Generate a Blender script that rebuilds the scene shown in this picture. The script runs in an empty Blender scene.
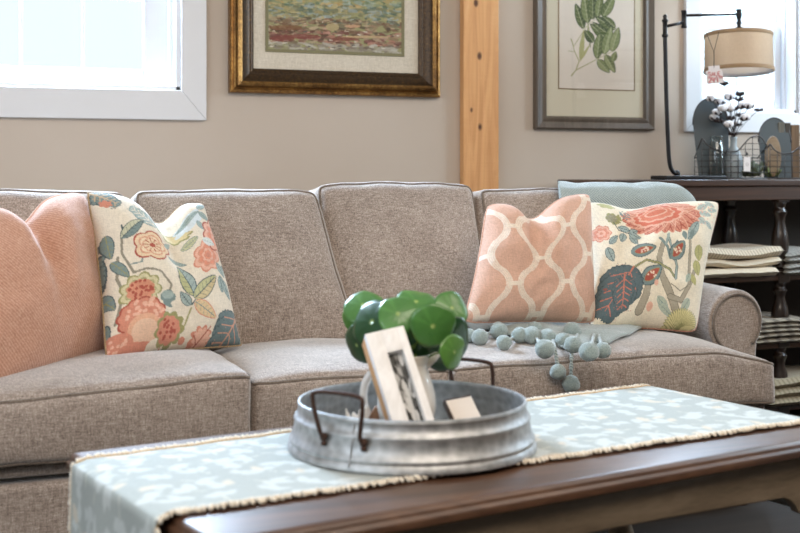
import bpy, bmesh, math, random
import numpy as np
from mathutils import Vector, Matrix, noise
from mathutils.bvhtree import BVHTree

random.seed(7)
RNG = np.random.RandomState(11)
scene = bpy.context.scene
COL = scene.collection

# ------------------------------------------------------------------ camera
F, HOR, YAW, CAMH = 1240.0, 170.0, math.radians(22), 1.0
cam = bpy.data.cameras.new('camera')
cam.sensor_width = 36.0
cam.lens = F / 800 * 36
cam.shift_y = (HOR - 266.5) / 800
cam.clip_start = 0.05
cam.dof.use_dof = True
cam.dof.focus_distance = 3.75
cam.dof.aperture_fstop = 3.4
camo = bpy.data.objects.new('camera', cam)
COL.objects.link(camo)
camo.location = (0, 0, CAMH)
camo.rotation_euler = (math.pi / 2, 0, -YAW)
scene.camera = camo

# ------------------------------------------------------------------ world, lights, exposure
world = bpy.data.worlds.new('sky')
scene.world = world
world.use_nodes = True
bg = world.node_tree.nodes['Background']
bg.inputs[0].default_value = (0.66, 0.88, 1.0, 1)
bg.inputs[1].default_value = 1.5
vs = scene.view_settings
vs.view_transform = 'Standard'
vs.look = 'None'
vs.gamma = 1
vs.exposure = 0.0
scene.cycles.use_denoising = True
scene.cycles.max_bounces = 8
scene.cycles.diffuse_bounces = 4
scene.cycles.glossy_bounces = 4
scene.cycles.transmission_bounces = 8
scene.cycles.caustics_reflective = False
scene.cycles.caustics_refractive = False


def area(name, loc, target, size, power, color):
    l = bpy.data.lights.new(name, 'AREA')
    l.shape = 'RECTANGLE'
    l.size, l.size_y = size
    l.energy = power
    l.color = color
    o = bpy.data.objects.new(name, l)
    o.location = loc
    o.rotation_euler = (Vector(target) - Vector(loc)).to_track_quat('-Z', 'Y').to_euler()
    COL.objects.link(o)
    return o


# warm ceiling fixtures of the shop, over the seating area
area('ceiling_light_main', (0.9, 0.6, 2.95), (1.2, 2.9, 0.4), (2.6, 2.0), 112, (1.0, 0.86, 0.72))
area('ceiling_light_side', (3.2, 1.5, 2.95), (2.6, 3.8, 0.6), (1.6, 1.4), 32, (1.0, 0.86, 0.72))
# cool light from the left of the camera, its source unseen
area('cool_light_left', (-2.7, 1.0, 1.9), (1.5, 3.2, 0.6), (2.4, 1.8), 72, (0.80, 0.90, 1.0))
# daylight coming in at the two windows of the back wall
area('daylight_window_left', (0.40, 4.72, 2.05), (0.35, 3.35, 0.4), (1.0, 0.55), 200, (0.60, 0.78, 1.0))
area('daylight_window_right', (3.48, 4.72, 2.0), (2.3, 3.1, 0.4), (0.5, 0.3), 50, (0.60, 0.78, 1.0))


# added cool fill from the right; no window is built there
area('cool_fill_right', (4.95, 3.1, 1.9), (3.0, 4.3, 1.1), (1.2, 1.4), 80, (0.66, 0.84, 1.0))


# ------------------------------------------------------------------ helpers
def s2l(c):
    c = np.asarray(c, float) / 255.0
    return np.where(c <= 0.04045, c / 12.92, ((c + 0.055) / 1.055) ** 2.4)


def rgb(r, g, b):
    v = s2l((r, g, b))
    return (float(v[0]), float(v[1]), float(v[2]), 1.0)


CY, SY = math.cos(YAW), math.sin(YAW)


def c2w(X, Z, z):
    return Vector((X * CY + Z * SY, -X * SY + Z * CY, z))


def at(px, py, Y):
    """point seen at px, py on the plane y = Y (wall-parallel)"""
    r = (px - 400) / F
    Z = Y / (CY - r * SY)
    return c2w(r * Z, Z, CAMH + (HOR - py) * Z / F)


def atz(px, py, z):
    """point seen at px, py on the horizontal plane z"""
    Z = (CAMH - z) * F / (py - HOR)
    return c2w((px - 400) / F * Z, Z, z)


def wx(px, Y):
    return at(px, 0, Y).x


def proj(p):
    X = p[0] * CY - p[1] * SY
    Z = p[0] * SY + p[1] * CY
    return 400 + F * X / Z, HOR + F * (CAMH - p[2]) / Z


class MB:
    def __init__(s):
        s.v, s.f, s.m = [], [], []

    def add(s, vs_, fs, mi=0):
        o = len(s.v)
        s.v += [Vector(v) for v in vs_]
        s.f += [tuple(i + o for i in f) for f in fs]
        s.m += [mi] * len(fs)
        return s

    def box(s, lo, hi, mi=0, xf=None):
        (x0, y0, z0), (x1, y1, z1) = lo, hi
        v = [(x0, y0, z0), (x1, y0, z0), (x1, y1, z0), (x0, y1, z0), (x0, y0, z1), (x1, y0, z1), (x1, y1, z1), (x0, y1, z1)]
        if xf: v = [xf(Vector(q)) for q in v]
        return s.add(v, [(0, 3, 2, 1), (4, 5, 6, 7), (0, 1, 5, 4), (1, 2, 6, 5), (2, 3, 7, 6), (3, 0, 4, 7)], mi)

    def tube(s, pts, r, seg=8, closed=False, mi=0, caps=True):
        pts = [Vector(p) for p in pts]
        n = len(pts)
        rs = r if isinstance(r, (list, tuple)) else [r] * n
        rings = []
        up = Vector((0.13, 0.29, 1)).normalized()
        prevx = None
        for i, p in enumerate(pts):
            a = pts[(i - 1) % n] if (closed or i > 0) else p
            b = pts[(i + 1) % n] if (closed or i < n - 1) else p
            t = (b - a)
            t = t.normalized() if t.length > 1e-9 else Vector((0, 0, 1))
            if prevx is None:
                x = up.cross(t)
                if x.length < 1e-3: x = Vector((1, 0, 0)).cross(t)
            else:
                x = prevx - t * prevx.dot(t)
                if x.length < 1e-4: x = up.cross(t)
            x.normalize()
            prevx = x
            y = t.cross(x)
            rings.append([p + (x * math.cos(k * 2 * math.pi / seg) + y * math.sin(k * 2 * math.pi / seg)) * rs[i] for k in range(seg)])
        vv = [q for ring in rings for q in ring]
        ff = []
        for i in range(n if closed else n - 1):
            j = (i + 1) % n
            for k in range(seg):
                l = (k + 1) % seg
                ff.append((i * seg + k, i * seg + l, j * seg + l, j * seg + k))
        if not closed and caps:
            ff.append(tuple(range(seg - 1, -1, -1)))
            ff.append(tuple((n - 1) * seg + k for k in range(seg)))
        return s.add(vv, ff, mi)

    def lathe(s, prof, c=(0, 0, 0), seg=32, mi=0, xf=None, sy=1.0, caps=True):
        vv, ff = [], []
        for (r, z) in prof:
            for k in range(seg):
                a = 2 * math.pi * k / seg
                q = Vector((c[0] + r * math.cos(a), c[1] + r * math.sin(a) * sy, c[2] + z))
                vv.append(xf(q) if xf else q)
        for i in range(len(prof) - 1):
            for k in range(seg):
                l = (k + 1) % seg
                ff.append((i * seg + k, i * seg + l, (i + 1) * seg + l, (i + 1) * seg + k))
        if caps and prof[0][0] > 1e-5: ff.append(tuple(range(seg - 1, -1, -1)))
        if caps and prof[-1][0] > 1e-5: ff.append(tuple((len(prof) - 1) * seg + k for k in range(seg)))
        return s.add(vv, ff, mi)

    def sphere(s, c, r, seg=14, rings=9, mi=0, wob=0, seed=0):
        vv, ff = [], []
        R = r if isinstance(r, (tuple, list)) else (r, r, r)
        for i in range(rings + 1):
            th = math.pi * i / rings
            for k in range(seg):
                ph = 2 * math.pi * k / seg
                d = Vector((math.sin(th) * math.cos(ph), math.sin(th) * math.sin(ph), math.cos(th)))
                w = 1 + wob * noise.noise(d * 3 + Vector((seed, seed * 2.3, 0))) if wob else 1
                vv.append(Vector(c) + Vector((d.x * R[0], d.y * R[1], d.z * R[2])) * w)
        for i in range(rings):
            for k in range(seg):
                l = (k + 1) % seg
                ff.append((i * seg + k, (i + 1) * seg + k, (i + 1) * seg + l, i * seg + l))
        return s.add(vv, ff, mi)

    def prism(s, outline, axis_fn, d0, d1, mi=0):
        """outline: list of (a, b); axis_fn(a, b, d) -> point"""
        n = len(outline)
        vv = [axis_fn(a, b, d0) for a, b in outline] + [axis_fn(a, b, d1) for a, b in outline]
        ff = [tuple(range(n - 1, -1, -1)), tuple(range(n, 2 * n))]
        for i in range(n):
            j = (i + 1) % n
            ff.append((i, j, n + j, n + i))
        return s.add(vv, ff, mi)

    def grid(s, fn, nu, nv, mi=0, flip=False):
        vv = [fn(i / nu, j / nv) for j in range(nv + 1) for i in range(nu + 1)]
        ff = []
        for j in range(nv):
            for i in range(nu):
                a = j * (nu + 1) + i
                q = (a, a + 1, a + nu + 2, a + nu + 1)
                ff.append(q[::-1] if flip else q)
        return s.add(vv, ff, mi)

    def build(s, name, mats, parent=None, smooth=True, bevel=0, bseg=2, col=None, recalc=True, sub=0, angle=40):
        me = bpy.data.meshes.new(name)
        off = parent_loc(parent) if parent else Vector((0, 0, 0))
        me.from_pydata([v - off for v in s.v], [], s.f)
        if not isinstance(mats, (list, tuple)): mats = [mats]
        for m in mats: me.materials.append(m)
        if len(mats) > 1: me.polygons.foreach_set('material_index', s.m)
        if recalc:
            bm = bmesh.new(); bm.from_mesh(me)
            bmesh.ops.recalc_face_normals(bm, faces=bm.faces)
            bm.to_mesh(me); bm.free()
        if col is not None:
            a = me.color_attributes.new('Col', 'FLOAT_COLOR', 'POINT')
            c = np.ones((len(s.v), 4), np.float32); c[:, :3] = col
            a.data.foreach_set('color', c.ravel())
        o = bpy.data.objects.new(name, me)
        COL.objects.link(o)
        if parent: o.parent = parent
        if smooth:
            me.polygons.foreach_set('use_smooth', [True] * len(me.polygons))
            if angle < 180: me.set_sharp_from_angle(angle=math.radians(angle))
        if bevel:
            b = o.modifiers.new('bevel', 'BEVEL'); b.width = bevel; b.segments = bseg; b.limit_method = 'ANGLE'; b.angle_limit = math.radians(40)
            me.polygons.foreach_set('use_smooth', [True] * len(me.polygons))
            b.harden_normals = False
        if sub:
            m = o.modifiers.new('sub', 'SUBSURF'); m.levels = sub; m.render_levels = sub
        me.update()
        return o


def parent_loc(p):
    l = Vector((0, 0, 0))
    while p:
        l += p.location
        p = p.parent
    return l


def tag(o, label=None, cat=None, group=None, kind=None):
    if label: o['label'] = label
    if cat: o['category'] = cat
    if group: o['group'] = group
    if kind: o['kind'] = kind
    return o


def thing(name, label, cat, loc=(0, 0, 0), group=None, kind=None):
    o = bpy.data.objects.new(name, None)
    o.empty_display_size = 0.05
    o.location = loc
    COL.objects.link(o)
    return tag(o, label, cat, group, kind)


def copy_tree(o, parent=None, loc=None):
    c = o.copy(); COL.objects.link(c)
    if parent: c.parent = parent
    if loc is not None: c.location = loc
    for ch in list(o.children): copy_tree(ch, c)
    return c


# ------------------------------------------------------------------ materials
class NT:
    def __init__(s, name):
        s.m = bpy.data.materials.new(name); s.m.use_nodes = True
        s.t = s.m.node_tree; s.b = s.t.nodes['Principled BSDF']
        s.tc = None

    def n(s, typ, **kw):
        nd = s.t.nodes.new(typ)
        for k, v in kw.items():
            if k.startswith('i_'):
                key = k[2:]
                nd.inputs[int(key) if key.isdigit() else key].default_value = v
            else: setattr(nd, k, v)
        return nd

    def l(s, a, b): s.t.links.new(a, b)

    def coords(s, scale=(1, 1, 1), rot=(0, 0, 0), kind='Object'):
        if not s.tc: s.tc = s.n('ShaderNodeTexCoord')
        mp = s.n('ShaderNodeMapping'); mp.inputs['Scale'].default_value = scale; mp.inputs['Rotation'].default_value = rot
        s.l(s.tc.outputs[kind], mp.inputs[0])
        return mp.outputs[0]

    def noise(s, scale, detail=4, rough=0.6, vec=None, dist=0):
        nd = s.n('ShaderNodeTexNoise'); nd.inputs['Scale'].default_value = scale; nd.inputs['Detail'].default_value = detail
        nd.inputs['Roughness'].default_value = rough; nd.inputs['Distortion'].default_value = dist
        s.l(vec if vec else s.coords(), nd.inputs['Vector'])
        return nd.outputs['Fac']

    def ramp(s, fac, stops, interp='LINEAR'):
        r = s.n('ShaderNodeValToRGB'); cr = r.color_ramp; cr.interpolation = interp
        while len(cr.elements) < len(stops): cr.elements.new(0.5)
        for e, (p, c) in zip(cr.elements, stops): e.position = p; e.color = c
        s.l(fac, r.inputs[0]); return r.outputs[0]

    def mix(s, fac, a, b, mode='MIX'):
        m = s.n('ShaderNodeMix', data_type='RGBA', blend_type=mode)
        if hasattr(fac, 'type'): s.l(fac, m.inputs[0])
        else: m.inputs[0].default_value = fac
        for v, k in ((a, 6), (b, 7)):
            if hasattr(v, 'type'): s.l(v, m.inputs[k])
            else: m.inputs[k].default_value = v
        return m.outputs[2]

    def math(s, op, a, b=0.0):
        m = s.n('ShaderNodeMath', operation=op)
        for v, k in ((a, 0), (b, 1)):
            if hasattr(v, 'type'): s.l(v, m.inputs[k])
            else: m.inputs[k].default_value = v
        return m.outputs[0]

    def set(s, **kw):
        for k, v in kw.items():
            k = {'base': 'Base Color', 'rough': 'Roughness', 'metal': 'Metallic', 'sheen': 'Sheen Weight', 'sheenr': 'Sheen Roughness', 'coat': 'Coat Weight', 'trans': 'Transmission Weight', 'ior': 'IOR', 'spec': 'Specular IOR Level', 'sss': 'Subsurface Weight', 'coatr': 'Coat Roughness', 'alpha': 'Alpha', 'anis': 'Anisotropic'}[k]
            if hasattr(v, 'type'): s.l(v, s.b.inputs[k])
            else: s.b.inputs[k].default_value = v
        return s

    def bump(s, h, strength=0.3, dist=0.002):
        b = s.n('ShaderNodeBump'); b.inputs['Strength'].default_value = strength; b.inputs['Distance'].default_value = dist
        s.l(h, b.inputs['Height']); s.l(b.outputs[0], s.b.inputs['Normal']); return s


def m_plain(name, c, rough=0.5, metal=0, **kw):
    return NT(name).set(base=c, rough=rough, metal=metal, **kw).m


def m_fabric(name, dark, mid, light, scale=1.0, sheen=0.35, bumpd=0.0012):
    t = NT(name)
    a = t.noise(1, 3, 0.7, t.coords((45 * scale, 330 * scale, 330 * scale)))
    b = t.noise(1, 3, 0.7, t.coords((330 * scale, 330 * scale, 45 * scale)))
    c = t.noise(1, 2, 0.6, t.coords((330 * scale, 45 * scale, 330 * scale)))
    big = t.noise(9, 3, 0.6)
    f = t.math('MULTIPLY', t.math('ADD', t.math('ADD', a, b), c), 0.3333)
    f2 = t.math('ADD', t.math('MULTIPLY', f, 0.9), t.math('MULTIPLY', big, 0.1))
    col = t.ramp(f2, [(0.38, dark), (0.5, mid), (0.62, light)])
    t.set(base=col, rough=0.95, sheen=sheen, sheenr=0.45, spec=0.15)
    t.bump(f, 0.6, bumpd)
    return t.m


def m_wood(name, c1, c2, c3, scale=1.0, rough=0.4, coat=0.0, axis=0, bump=0.15, coatr=0.15):
    t = NT(name)
    sc = [14 * scale] * 3; sc[axis] = 0.9 * scale
    n1 = t.noise(1.0, 6, 0.6, t.coords(tuple(sc)), dist=1.2)
    sc2 = [120 * scale] * 3; sc2[axis] = 4 * scale
    n2 = t.noise(1.0, 3, 0.6, t.coords(tuple(sc2)))
    f = t.math('ADD', t.math('MULTIPLY', n1, 0.75), t.math('MULTIPLY', n2, 0.25))
    t.set(base=t.ramp(f, [(0.3, c1), (0.5, c2), (0.7, c3)]), rough=rough, coat=coat, coatr=coatr)
    t.bump(n2, bump, 0.001)
    return t.m


def m_col(name, rough=0.9, weave=500, sheen=0.3, bumpd=0.0008, speck=0.12):
    """cloth printed with the colours stored on its mesh, over a fine weave"""
    t = NT(name)
    at_ = t.n('ShaderNodeAttribute', attribute_name='Col')
    a = t.noise(1, 2, 0.6, t.coords((weave, 60, weave * 0.15)))
    b = t.noise(1, 2, 0.6, t.coords((weave * 0.15, 60, weave)))
    f = t.math('MULTIPLY', t.math('ADD', a, b), 0.5)
    sh = t.ramp(f, [(0.3, (1 - speck * 1.5,) * 3 + (1,)), (0.7, (1 + speck * 0.6,) * 3 + (1,))])
    t.set(base=t.mix(1.0, at_.outputs['Color'], sh, 'MULTIPLY'), rough=rough, sheen=sheen, sheenr=0.4, spec=0.2)
    t.bump(f, 0.4, bumpd)
    return t.m


M = {}
M['sofa'] = m_fabric('taupe_linen_weave', rgb(106, 94, 86), rgb(158, 144, 134), rgb(204, 192, 182), sheen=0.8)
M['welt'] = m_fabric('taupe_welt', rgb(84, 74, 66), rgb(120, 108, 98), rgb(150, 138, 126), scale=1.3, sheen=0.3)


# ------------------------------------------------------------------ painting colours on a mesh
class Art:
    def __init__(s, x, y, base):
        s.x, s.y = np.asarray(x, float), np.asarray(y, float)
        s.c = np.tile(s2l(base), (len(s.x), 1))
        s.rnd = RNG.rand(len(s.x))

    def put(s, m, c, a=1.0, speck=0.0):
        c = s2l(c)
        w = np.clip(m.astype(float), 0, 1) * a
        if speck: w = w * (1 - speck * (s.rnd > 0.6))
        s.c = s.c * (1 - w[:, None]) + c * w[:, None]

    def ell(s, cx, cy, rx, ry, rot, c, a=1.0, lobes=0, depth=0.15, ph=0.0, soft=0.0, speck=0.0):
        r = math.radians(rot)
        dx, dy = s.x - cx, s.y - cy
        u = (dx * math.cos(r) + dy * math.sin(r)) / rx
        v = (-dx * math.sin(r) + dy * math.cos(r)) / ry
        q = np.hypot(u, v)
        if lobes: q = q / (1 - depth + depth * np.abs(np.cos(np.arctan2(v, u) * lobes / 2 + ph)))
        m = (q < 1) if not soft else np.clip((1 - q) / soft, 0, 1)
        s.put(m, c, a, speck)
        return q

    def line(s, pts, w, c, a=1.0):
        best = np.full(len(s.x), 1e9)
        n = len(pts) - 1
        for i in range(n):
            (x0, y0), (x1, y1) = pts[i], pts[i + 1]
            d2 = (x1 - x0) ** 2 + (y1 - y0) ** 2 + 1e-9
            t = np.clip(((s.x - x0) * (x1 - x0) + (s.y - y0) * (y1 - y0)) / d2, 0, 1)
            d = np.hypot(s.x - x0 - t * (x1 - x0), s.y - y0 - t * (y1 - y0))
            ww = w if not isinstance(w, (tuple, list)) else w[0] + (w[1] - w[0]) * (i + t) / n
            best = np.minimum(best, d / (ww / 2))
        s.put(best < 1, c, a)

    def leaf(s, x0, y0, x1, y1, w, c, vein=None, edge=None, half=None, bend=0.0, jag=0.0):
        L = math.hypot(x1 - x0, y1 - y0)
        ex, ey = (x1 - x0) / L, (y1 - y0) / L
        u = ((s.x - x0) * ex + (s.y - y0) * ey) / L
        v = (-(s.x - x0) * ey + (s.y - y0) * ex)
        v = v - bend * L * np.sin(np.pi * np.clip(u, 0, 1))
        prof = np.sin(np.pi * np.clip(u, 0, 1) ** 0.8) ** 0.8 * w / 2
        if jag: prof = prof * (1 - jag * (0.5 + 0.5 * np.sin(u * 40)))
        inside = (u > 0) & (u < 1)
        if edge is not None: s.put(inside & (np.abs(v) < prof + max(1.2, w * 0.06)), edge)
        s.put(inside & (np.abs(v) < prof - 0.3), c)
        if half is not None: s.put(inside & (np.abs(v) < prof - 0.3) & (v > 0), half)
        if vein is not None:
            s.put(inside & (np.abs(v) < max(0.7, w * 0.035)) & (u < 0.92), vein)
            sv = np.abs(((u * 6 - np.abs(v) / (w / 2) * 0.8) % 1) - 0.5)
            s.put(inside & (np.abs(v) < prof * 0.85) & (sv < 0.07), vein, 0.6)


def bil(TL, TR, BR, BL, u, v):
    """u left to right, v top to bottom"""
    return (TL * (1 - u) + TR * u) * (1 - v) + (BL * (1 - u) + BR * u) * v


# ------------------------------------------------------------------ room shell
WY = 4.5
t = NT('greige_wall_paint')
n1 = t.noise(1.3, 3, 0.5)
t.set(base=t.ramp(n1, [(0.3, rgb(188, 173, 158)), (0.7, rgb(194, 180, 166))]), rough=0.75, spec=0.25)
t.bump(t.noise(260, 3, 0.6), 0.08, 0.001)
M['wall'] = t.m
M['trim'] = m_plain('white_trim_paint', rgb(216, 215, 216), 0.4)
M['sash'] = m_plain('white_sash_paint', rgb(226, 228, 232), 0.35)
t = NT('window_glass')
t.b.inputs['Base Color'].default_value = (1, 1, 1, 1)
gl = t.n('ShaderNodeBsdfGlossy'); gl.inputs['Roughness'].default_value = 0.02
tr = t.n('ShaderNodeBsdfTransparent')
mx = t.n('ShaderNodeMixShader'); mx.inputs[0].default_value = 0.05
t.l(tr.outputs[0], mx.inputs[1]); t.l(gl.outputs[0], mx.inputs[2])
t.l(mx.outputs[0], t.t.nodes['Material Output'].inputs[0])
M['pane'] = t.m
M['ceil'] = m_plain('ceiling_paint', rgb(225, 222, 215), 0.8)
M['floor'] = m_wood('dark_floorboards', rgb(30, 25, 22), rgb(40, 34, 30), rgb(52, 45, 40), 0.6, 0.75)

W1 = (-0.15, 0.952, 1.29, 2.35)     # window opening x0 x1 z0 z1
W2 = (3.21, 3.735, 1.255, 2.15)
mb = MB()
X0, X1, TH = -3.2, 5.2, 0.16
mb.box((X0, WY, 0), (W1[0], WY + TH, 3.05)); mb.box((W1[1], WY, 0), (W2[0], WY + TH, 3.05)); mb.box((W2[1], WY, 0), (X1, WY + TH, 3.05))
for w in (W1, W2):
    mb.box((w[0], WY, 0), (w[1], WY + TH, w[2])); mb.box((w[0], WY, w[3]), (w[1], WY + TH, 3.05))
tag(mb.build('wall_back', M['wall'], smooth=False), kind='structure')
YB = -3.6
tag(MB().box((X0 - .1, YB, 0), (X0, WY + TH, 3.05)).build('wall_left', M['wall'], smooth=False), kind='structure')
tag(MB().box((X1, YB, 0), (X1 + .1, WY + TH, 3.05)).build('wall_right', M['wall'], smooth=False), kind='structure')
tag(MB().box((X0 - .1, YB - .1, 0), (X1 + .1, YB, 3.05)).build('wall_front', M['wall'], smooth=False), kind='structure')
tag(MB().box((X0 - .1, YB - .1, -0.1), (X1 + .1, WY + TH, 0)).build('floor', M['floor'], smooth=False), kind='structure')
tag(MB().box((X0 - .1, YB - .1, 3.05), (X1 + .1, WY + TH, 3.15)).build('ceiling', M['ceil'], smooth=False), kind='structure')
tag(MB().box((X0, WY - .015, 0), (X1, WY, 0.14)).build('baseboard_back', M['trim'], bevel=.004), kind='structure')


def window(idx, w, cw, cb, panes, mid=None, zb=0.05, st=0.06):
    x0, x1, z0, z1 = w
    root = thing('window_%d' % idx, None, None, (x0, WY, z0), kind='structure')
    c = MB()                                    # casing with mitred corners
    yf = WY - 0.022
    for q in ([(x0, z0), (x0 - cw, z0 - cb), (x0 - cw, z1 + cw), (x0, z1)], [(x1, z0), (x1 + cw, z0 - cb), (x1 + cw, z1 + cw), (x1, z1)],
              [(x0, z0), (x1, z0), (x1 + cw, z0 - cb), (x0 - cw, z0 - cb)], [(x0, z1), (x1, z1), (x1 + cw, z1 + cw), (x0 - cw, z1 + cw)]):
        c.prism(q, lambda a, b, d: Vector((a, d, b)), yf, WY)
    c.build('window_casing', M['trim'], root, bevel=.003)
    j = MB()                                    # jamb lining, stops and sill
    j.box((x0, WY - .01, z0), (x0 + .018, WY + TH, z1)); j.box((x1 - .018, WY - .01, z0), (x1, WY + TH, z1)); j.box((x0, WY - .01, z1 - .018), (x1, WY + TH, z1))
    for xx in (x0 + .018, x1 - .03): j.box((xx, WY + .045, z0), (xx + .012, WY + .06, z1))
    j.build('window_frame', M['sash'], root, bevel=.002)
    MB().box((x0, WY - .01, z0 - .002), (x1, WY + TH, z0 + .016)).build('window_sill', M['sash'], root, bevel=.003)
    ys = WY + .062

    def sash(za, zc, y, name):
        s_ = MB()
        a0, a1 = x0 + .03, x1 - .03
        s_.box((a0, y, za), (a0 + st, y + .035, zc)); s_.box((a1 - st, y, za), (a1, y + .035, zc))
        s_.box((a0 + st, y, za), (a1 - st, y + .035, za + zb)); s_.box((a0 + st, y, zc - .045), (a1 - st, y + .035, zc))
        so = s_.build(name, M['sash'], root, bevel=.004)
        for k in range(1, panes):
            xm = a0 + st + (a1 - a0 - 2 * st) * k / panes
            MB().box((xm - .0045, y + .008, za + zb), (xm + .0045, y + .028, zc - .045)).build('muntin', M['sash'], so, bevel=.002)
        MB().box((a0 + st, y + .016, za + zb), (a1 - st, y + .02, zc - .045)).build('pane', M['pane'], so, smooth=False)
    if mid:
        sash(z0 + .016, mid, ys, 'lower_sash'); sash(mid - .045, z1 - .018, ys + .037, 'upper_sash')
    else:
        sash(z0 + .016, z1 - .018, ys, 'window_sash')
    return root


window(1, W1, 0.093, 0.108, 4, mid=1.86, zb=0.062, st=0.09)
window(2, W2, 0.075, 0.09, 2, mid=1.665, zb=0.045, st=0.035)

# timber post
t = NT('pine_post')
nn = t.noise(1, 6, 0.65, t.coords((16, 16, 1.1)), dist=1.5)
kn = t.n('ShaderNodeTexVoronoi'); kn.inputs['Scale'].default_value = 1.0; t.l(t.coords((13, 13, 7)), kn.inputs['Vector'])
sepk = t.ramp(kn.outputs['Distance'], [(0.0, (0, 0, 0, 1)), (0.01, (0, 0, 0, 1))])
saw = t.noise(1, 2, 0.5, t.coords((8, 8, 150)))
c0 = t.ramp(nn, [(0.28, rgb(192, 134, 82)), (0.5, rgb(220, 165, 110)), (0.72, rgb(234, 186, 134))])
c1 = t.mix(t.math('MULTIPLY', saw, 0.25), c0, rgb(200, 138, 80))
kcol = t.mix(sepk, c1, rgb(72, 40, 20))
kx0, kx1 = wx(459.5, 4.499), wx(499, 4.462)
for (kpx, kpy, kr) in ((479.5, 56, .012), (471.5, 110, .006), (480, 127, .010), (476, 3, .012)):
    kp = at(kpx, kpy, 4.462) - Vector(((kx0 + kx1) / 2, 4.47, 0))
    vd = t.n('ShaderNodeVectorMath', operation='DISTANCE'); t.l(t.coords((1, 1, .62)), vd.inputs[0]); vd.inputs[1].default_value = (kp.x, kp.y, kp.z * .62)
    kcol = t.mix(t.ramp(vd.outputs['Value'], [(kr * .55, (1, 1, 1, 1)), (kr, (0, 0, 0, 1))]), kcol, rgb(84, 46, 22))
t.set(base=kcol, rough=0.6)
t.bump(saw, 0.3, 0.002)
M['post'] = t.m
px0, px1 = wx(459.5, 4.499), wx(499, 4.462)
pr = thing('timber_post', 'bare pine timber post with knots on the back wall between the two framed pictures', 'post', ((px0 + px1) / 2, 4.47, 0))
MB().box((px0, 4.462, 0), (px1, WY - .001, 3.05)).build('post_body', M['post'], pr, bevel=.004)

# ------------------------------------------------------------------ sofa
def rbox(hx, hy, hz, r, n, crown, nz=0.0, seed=0, puff=None):
    """rounded, crowned upholstery box; returns verts, faces and a function giving surface points from cube coords"""
    def surf(a, b, c):
        # a,b,c in [-1,1]; at least one is +-1
        p = Vector((a * hx, b * hy, c * hz))
        q = Vector((max(-hx + r, min(hx - r, p.x)), max(-hy + r, min(hy - r, p.y)), max(-hz + r, min(hz - r, p.z))))
        d = p - q
        if d.length > 1e-9:
            m = max(abs(d.x), abs(d.y), abs(d.z))
            p = q + d.normalized() * m
        fa = max(0, 1 - abs(a) ** 2.4); fb = max(0, 1 - abs(b) ** 2.4); fc = max(0, 1 - abs(c) ** 2.4)
        cx, cyf, cyb, czt, czb = crown
        if abs(a) > .999 or True:
            p.x += math.copysign(cx * fb * fc * abs(a) ** 3, a)
        p.y += (-cyf if b < 0 else cyb) * fa ** .8 * fc ** .8 * abs(b) ** 3
        p.z += (czt if c > 0 else -czb) * fa ** .6 * fb ** .6 * abs(c) ** 3
        if nz:
            w = noise.noise_vector(p * 7 + Vector((seed * 3.1, seed, 0)))
            w2 = noise.noise_vector(p * 20 + Vector((seed * 3.1, seed, 5)))
            p += w * nz + w2 * nz * 0.3
        return p
    idx, vv, ff = {}, [], []

    def vid(i, j, k):
        key = (i, j, k)
        if key not in idx:
            def cc(t, m):   # denser near the edges
                s_ = 2 * t / m - 1
                return math.sin(s_ * math.pi / 2) * 0.5 + s_ * 0.5
            idx[key] = len(vv); vv.append(surf(cc(i, n[0]), cc(j, n[1]), cc(k, n[2])))
        return idx[key]
    for i in range(n[0]):
        for k in range(n[2]):
            ff.append((vid(i, 0, k), vid(i + 1, 0, k), vid(i + 1, 0, k + 1), vid(i, 0, k + 1)))
            ff.append((vid(i, n[1], k), vid(i, n[1], k + 1), vid(i + 1, n[1], k + 1), vid(i + 1, n[1], k)))
    for i in range(n[0]):
        for j in range(n[1]):
            ff.append((vid(i, j, 0), vid(i, j + 1, 0), vid(i + 1, j + 1, 0), vid(i + 1, j, 0)))
            ff.append((vid(i, j, n[2]), vid(i + 1, j, n[2]), vid(i + 1, j + 1, n[2]), vid(i, j + 1, n[2])))
    for j in range(n[1]):
        for k in range(n[2]):
            ff.append((vid(0, j, k), vid(0, j, k + 1), vid(0, j + 1, k + 1), vid(0, j + 1, k)))
            ff.append((vid(n[0], j, k), vid(n[0], j + 1, k), vid(n[0], j + 1, k + 1), vid(n[0], j, k + 1)))
    return vv, ff, surf


def loop_edge(plane, surf, n=40):
    """cube-edge loop: plane=('y',-1) front perimeter, ('z',1) top perimeter ..."""
    ax, s_ = plane
    pts = []
    cor = [(-1, -1), (1, -1), (1, 1), (-1, 1)]
    for i in range(4):
        (a0, b0), (a1, b1) = cor[i], cor[(i + 1) % 4]
        for k in range(n):
            t_ = k / n
            # round the corner a little
            u, v = a0 + (a1 - a0) * t_, b0 + (b1 - b0) * t_
            pts.append(surf(u, s_, v) if ax == 'y' else surf(u, v, s_))
    return pts


sofa = thing('sofa', 'long taupe linen weave sofa with loose piped cushions along the back wall', 'sofa', (1.2, 3.4, 0))
cushion_objs = []


def cushion(name, half, r, crown, xf, welts, n=(40, 14, 26), nz=.004, seed=0, wr=.0048):
    vv, ff, surf = rbox(*half, r, n, crown, nz, seed)
    m_ = MB(); m_.add([xf(v) for v in vv], ff)
    o = m_.build(name, M['sofa'], sofa, angle=180)
    for w in welts:
        MB().tube([xf(p) for p in loop_edge(w, surf)], wr, 7, closed=True).build('piping', M['welt'], o, angle=180)
    cushion_objs.append(m_)
    return o


SF = 2.975       # front plane of the seat
seat_surf = []


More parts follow.
